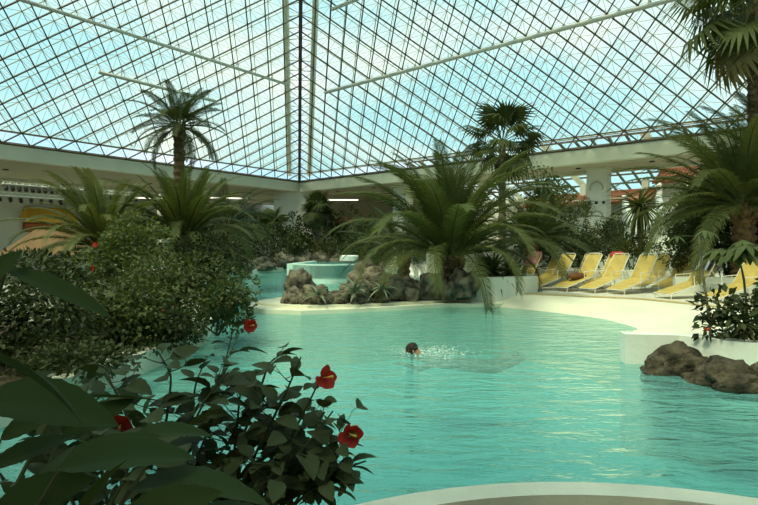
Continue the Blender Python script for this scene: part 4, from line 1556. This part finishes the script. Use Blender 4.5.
# white stair
stp = W(664, 262, 21)
st = thing('stair', 'white stair climbing beside the drooping yucca', 'stair', (stp.x, stp.y, .3), R(-15))
for i in range(14):
    MB().box((-.2 * 0, .28 * i, .115 * (i + 1)), (1.3, .28, .23 * (i + 1))).build('step', 'white_plaster', st)
for x in (-.75, .75):
    MB().add([(x - .1, -.1, 0), (x + .1, -.1, 0), (x + .1, 4, 0), (x - .1, 4, 0), (x - .1, -.1, .6), (x + .1, -.1, .6), (x + .1, 4, 3.9), (x - .1, 4, 3.9)],
             [(3, 2, 1, 0), (4, 5, 6, 7), (0, 1, 5, 4), (1, 2, 6, 5), (2, 3, 7, 6), (3, 0, 4, 7)]).build('side_wall', 'white_plaster', st)

# low walls on the deck
struct('wall_low', MB().box((8.0, 18.9, .55), (7.0, .3, .5), R(-8)), 'white_plaster', 'low white wall behind the lounger rows', 'wall')
struct('wall_low.001', MB().box((10.0, 14.2, .55), (3.2, .3, .5), R(-14)), 'white_plaster', 'low white wall behind the side on loungers', 'wall')

# white grotto with round openings behind the central palm
gr = thing('grotto_wall', 'white plaster wall with round dark openings behind the central palm', 'wall', (3.6, 18.0, .30))
o = MB().prism([(-1.9, 0), (1.3, -.25), (1.35, .15), (-1.9, .4)], 0, 1.15).build('wall', 'white_plaster', gr)
for x, z in ((.15, .75), (-1.3, .7)):
    mb = MB().lathe([(.27, 0), (.27, .12)], 16)
    q = mb.build('round_opening', 'dark_void', gr)
    q.location = (x, -.12, z)
    q.rotation_euler = (R(90), 0, R(-4))
gt = thing('garden_table', 'round white table right of the plaster wall behind the cycads', 'table', (5.35, 18.4, .30))
MB().lathe([(.5, .70), (.52, .72), (.5, .74)], 18).build('table_top', 'lounger_white', gt, True)
MB().tube([(0, 0, .02), (0, 0, .7)], .04, 8).build('post', 'lounger_white', gt)
MB().lathe([(.28, 0), (.26, .03), (.05, .05)], 14).build('foot', 'lounger_white', gt)

# ---------------------------------------------------------------- left hall: trusses, lamps, awning, kiosk
rz_l = math.atan2(EL.y, EL.x)


def truss(label, t0, t1, o, z, lamps, lz, group, lamp_label):
    p = along(K0, EL, OL, t0, o, z)
    L = t1 - t0
    tr_ = thing('lighting_truss', label, 'truss', p, rz_l)
    for y, zz_ in ((-.15, 0), (.15, 0), (0, .26)):
        MB().tube([(0, y, zz_), (L, y, zz_)], .03, 6).build('truss_chord', 'steel_pale', tr_)
    mb = MB()
    k = int(L / .4)
    for i in range(k):
        a, b = L * i / k, L * (i + .5) / k
        for y in (-.15, .15):
            mb.bar((a, y, 0), (b, 0, .26), .02)
            mb.bar((b, 0, .26), (L * (i + 1) / k, y, 0), .02)
    tag(mb.build('truss_lacing', 'steel_pale', tr_), kind='stuff')
    for x in (.3, L - .3):
        MB().tube([(x, 0, .26), (x, 0, ZF + .3 - z)], .02, 5).build('hanger', 'steel_grey', tr_)
    proto = None
    for i in range(lamps):
        q = along(K0, EL, OL, t0 + L * (i + .5) / lamps, o, z - .10)
        if proto is None:
            proto = s_ = thing('spotlight', lamp_label, 'spotlight', q, rz_l, group)
            can = MB().lathe([(.10, -.22), (.13, -.2), (.13, .08), (.09, .16), (.04, .19)], 10).build('can', 'lamp_black', s_, True)
            can.location = (0, .1, -.18)
            can.rotation_euler = (R(38), 0, 0)
            MB().tube([(-.15, 0, -.18), (-.15, 0, 0), (.15, 0, 0), (.15, 0, -.18)], .015, 5).build('yoke', 'lamp_black', s_)
        else:
            s_ = copy_tree(proto)
            s_.location = q
        s_['label'] = lamp_label + ', ' + ORD[lamps - 1 - i] + ' from the left'
        if i:
            s_.children[0].rotation_euler.x = R(random.uniform(15, 55))
    return tr_


truss('upper lighting truss hanging over the left stage', 13.3, 18.6, 10.4, 6.15, 13, 0, 'spotlights on the upper left truss', 'black spotlight on the upper left truss')
truss('lower lighting truss above the yellow awning', 13.6, 18.4, 13.2, 5.55, 7, 0, 'spotlights on the lower left truss', 'black spotlight on the lower truss above the awning')
truss('short lighting truss between the two left palms', 9.0, 11.8, 10.4, 6.0, 7, 0, 'spotlights on the short truss', 'black spotlight on the short truss between palms')


def awning(label, t, o, z0, z1, wdt, out, m, valance):
    p = along(K0, EL, OL, t, o, z0)
    a = thing('awning', label, 'awning', p, rz_l)
    h = z1 - z0
    x0, x1, u0, u1 = -wdt / 2, wdt / 2, -wdt / 2 + .35, wdt / 2 - .35
    MB().add([(x0, out, 0), (x1, out, 0), (x1, 0, 0), (x0, 0, 0), (u0, .25, h), (u1, .25, h), (u1, 0, h), (u0, 0, h)],
             [(0, 1, 5, 4), (1, 2, 6, 5), (3, 0, 4, 7), (4, 5, 6, 7), (3, 2, 1, 0)]).build('canopy', m, a)
    MB().box((0, out, -.12), (wdt, .03, .26)).build('valance', valance, a)
    return a


awning('yellow fabric awning on the pale left wall', 13.9, 16.55, 3.95, 5.0, 3.9, 1.5, 'awning_yellow', 'awning_yellow')
nw = along(K0, EL, OL, 13.9, 16.5, 3.3)
sh_ = thing('shop_window', 'brown framed window under the yellow awning', 'window', nw, rz_l)
MB().box((0, .02, 0), (3.4, .12, .8)).build('frame', 'bag_brown', sh_)
MB().box((0, .09, 0), (3.1, .04, .6)).build('pane', 'awning_red', sh_)
bd_ = thing('shade_sheet', 'dark curtain standing in for the shaded opening right of the yellow awning', 'sheet', along(K0, EL, OL, 11.3, 16.2, .3), rz_l)
cu = MB()  # folded dark sheet stands in for the shade of the open interior
for i in range(40):
    x0, x1 = -11 + 22 * i / 40 - 9.8, -11 + 22 * (i + 1) / 40 - 9.8
    cu.add([(x0, .08 * (i % 2), 0), (x1, .08 * ((i + 1) % 2), 0), (x1, .08 * ((i + 1) % 2), 5.3), (x0, .08 * (i % 2), 5.3)], [(0, 1, 2, 3)])
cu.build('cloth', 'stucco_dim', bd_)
MB().tube([(-21, .05, 5.35), (1.4, .05, 5.35)], .05, 6).build('rail', 'steel_grey', bd_)

kp = W(56, 250, 27)
ks = thing('kiosk', 'kiosk with a tan fabric roof behind the left shrubs', 'kiosk', (kp.x, kp.y, .22), .5)
MB().add([(-2.3, -2, 1.05), (2.3, -2, 1.05), (2.3, 2, 1.05), (-2.3, 2, 1.05), (-.9, 0, 2.35), (.9, 0, 2.35)],
         [(0, 1, 5, 4), (1, 2, 5), (2, 3, 4, 5), (3, 0, 4), (3, 2, 1, 0)]).build('fabric_roof', 'tent_tan', ks)
for x in (-2.1, 2.1):
    for y in (-1.8, 1.8):
        MB().tube([(x, y, 0), (x, y, 1.1)], .05, 7).build('post', 'lounger_white', ks)
MB().box((0, 0, .45), (3.4, 2.6, .9)).build('counter', 'white_plaster', ks)
struct('wall_low.002', MB().box((-7.1, 9.9, .55), (5.4, .25, .75), R(8)), 'white_plaster', 'low white wall glimpsed between the left shrubs', 'wall')


# cafe behind the corner: lamps and orange counter
def strip_lamp(label, p, L, rz):
    a = thing('strip_lamp', label, 'lamp', p, rz)
    MB().box((0, 0, 0), (L, .5, .12)).build('housing', 'tube_white', a)
    o = MB().box((0, 0, -.09), (L - .1, .42, .06)).build('diffuser', 'lamp_glow', a)
    MB().tube([(-L * .4, 0, .06), (-L * .4, 0, .5)], .02, 5).build('hanger', 'steel_grey', a)
    MB().tube([(L * .4, 0, .06), (L * .4, 0, .5)], .02, 5).build('hanger', 'steel_grey', a)


m = mat('lamp_glow', (.9, .88, .75), .5)
m.node_tree.nodes['Principled BSDF'].inputs['Emission Color'].default_value = (1, .93, .72, 1)
m.node_tree.nodes['Principled BSDF'].inputs['Emission Strength'].default_value = 1.6
strip_lamp('white strip lamp under the ceiling right of the corner pillar', W(340, 199, 46.5), 3.4, 0)
strip_lamp('white strip lamp under the ceiling left of the corner pillar', W(226, 197, 43), 3.6, .3)
strip_lamp('white strip lamp at the far left behind the dense palm', W(150, 197, 41), 2.6, .4)
cp = W(352, 221, 47)
ct = thing('bar_counter', 'bar with an orange canopy right of the corner pillar', 'bar', (cp.x, cp.y, .3))
MB().box((0, 0, 3.75), (3.2, 1.2, .55)).build('canopy', 'awning_red', ct)
MB().box((0, 0, .55), (3.0, .8, 1.1)).build('counter', 'stucco', ct)
for x in (-1.4, 1.4):
    MB().tube([(x, 0, 1.1), (x, 0, 3.5)], .07, 7).build('post', 'lounger_white', ct)
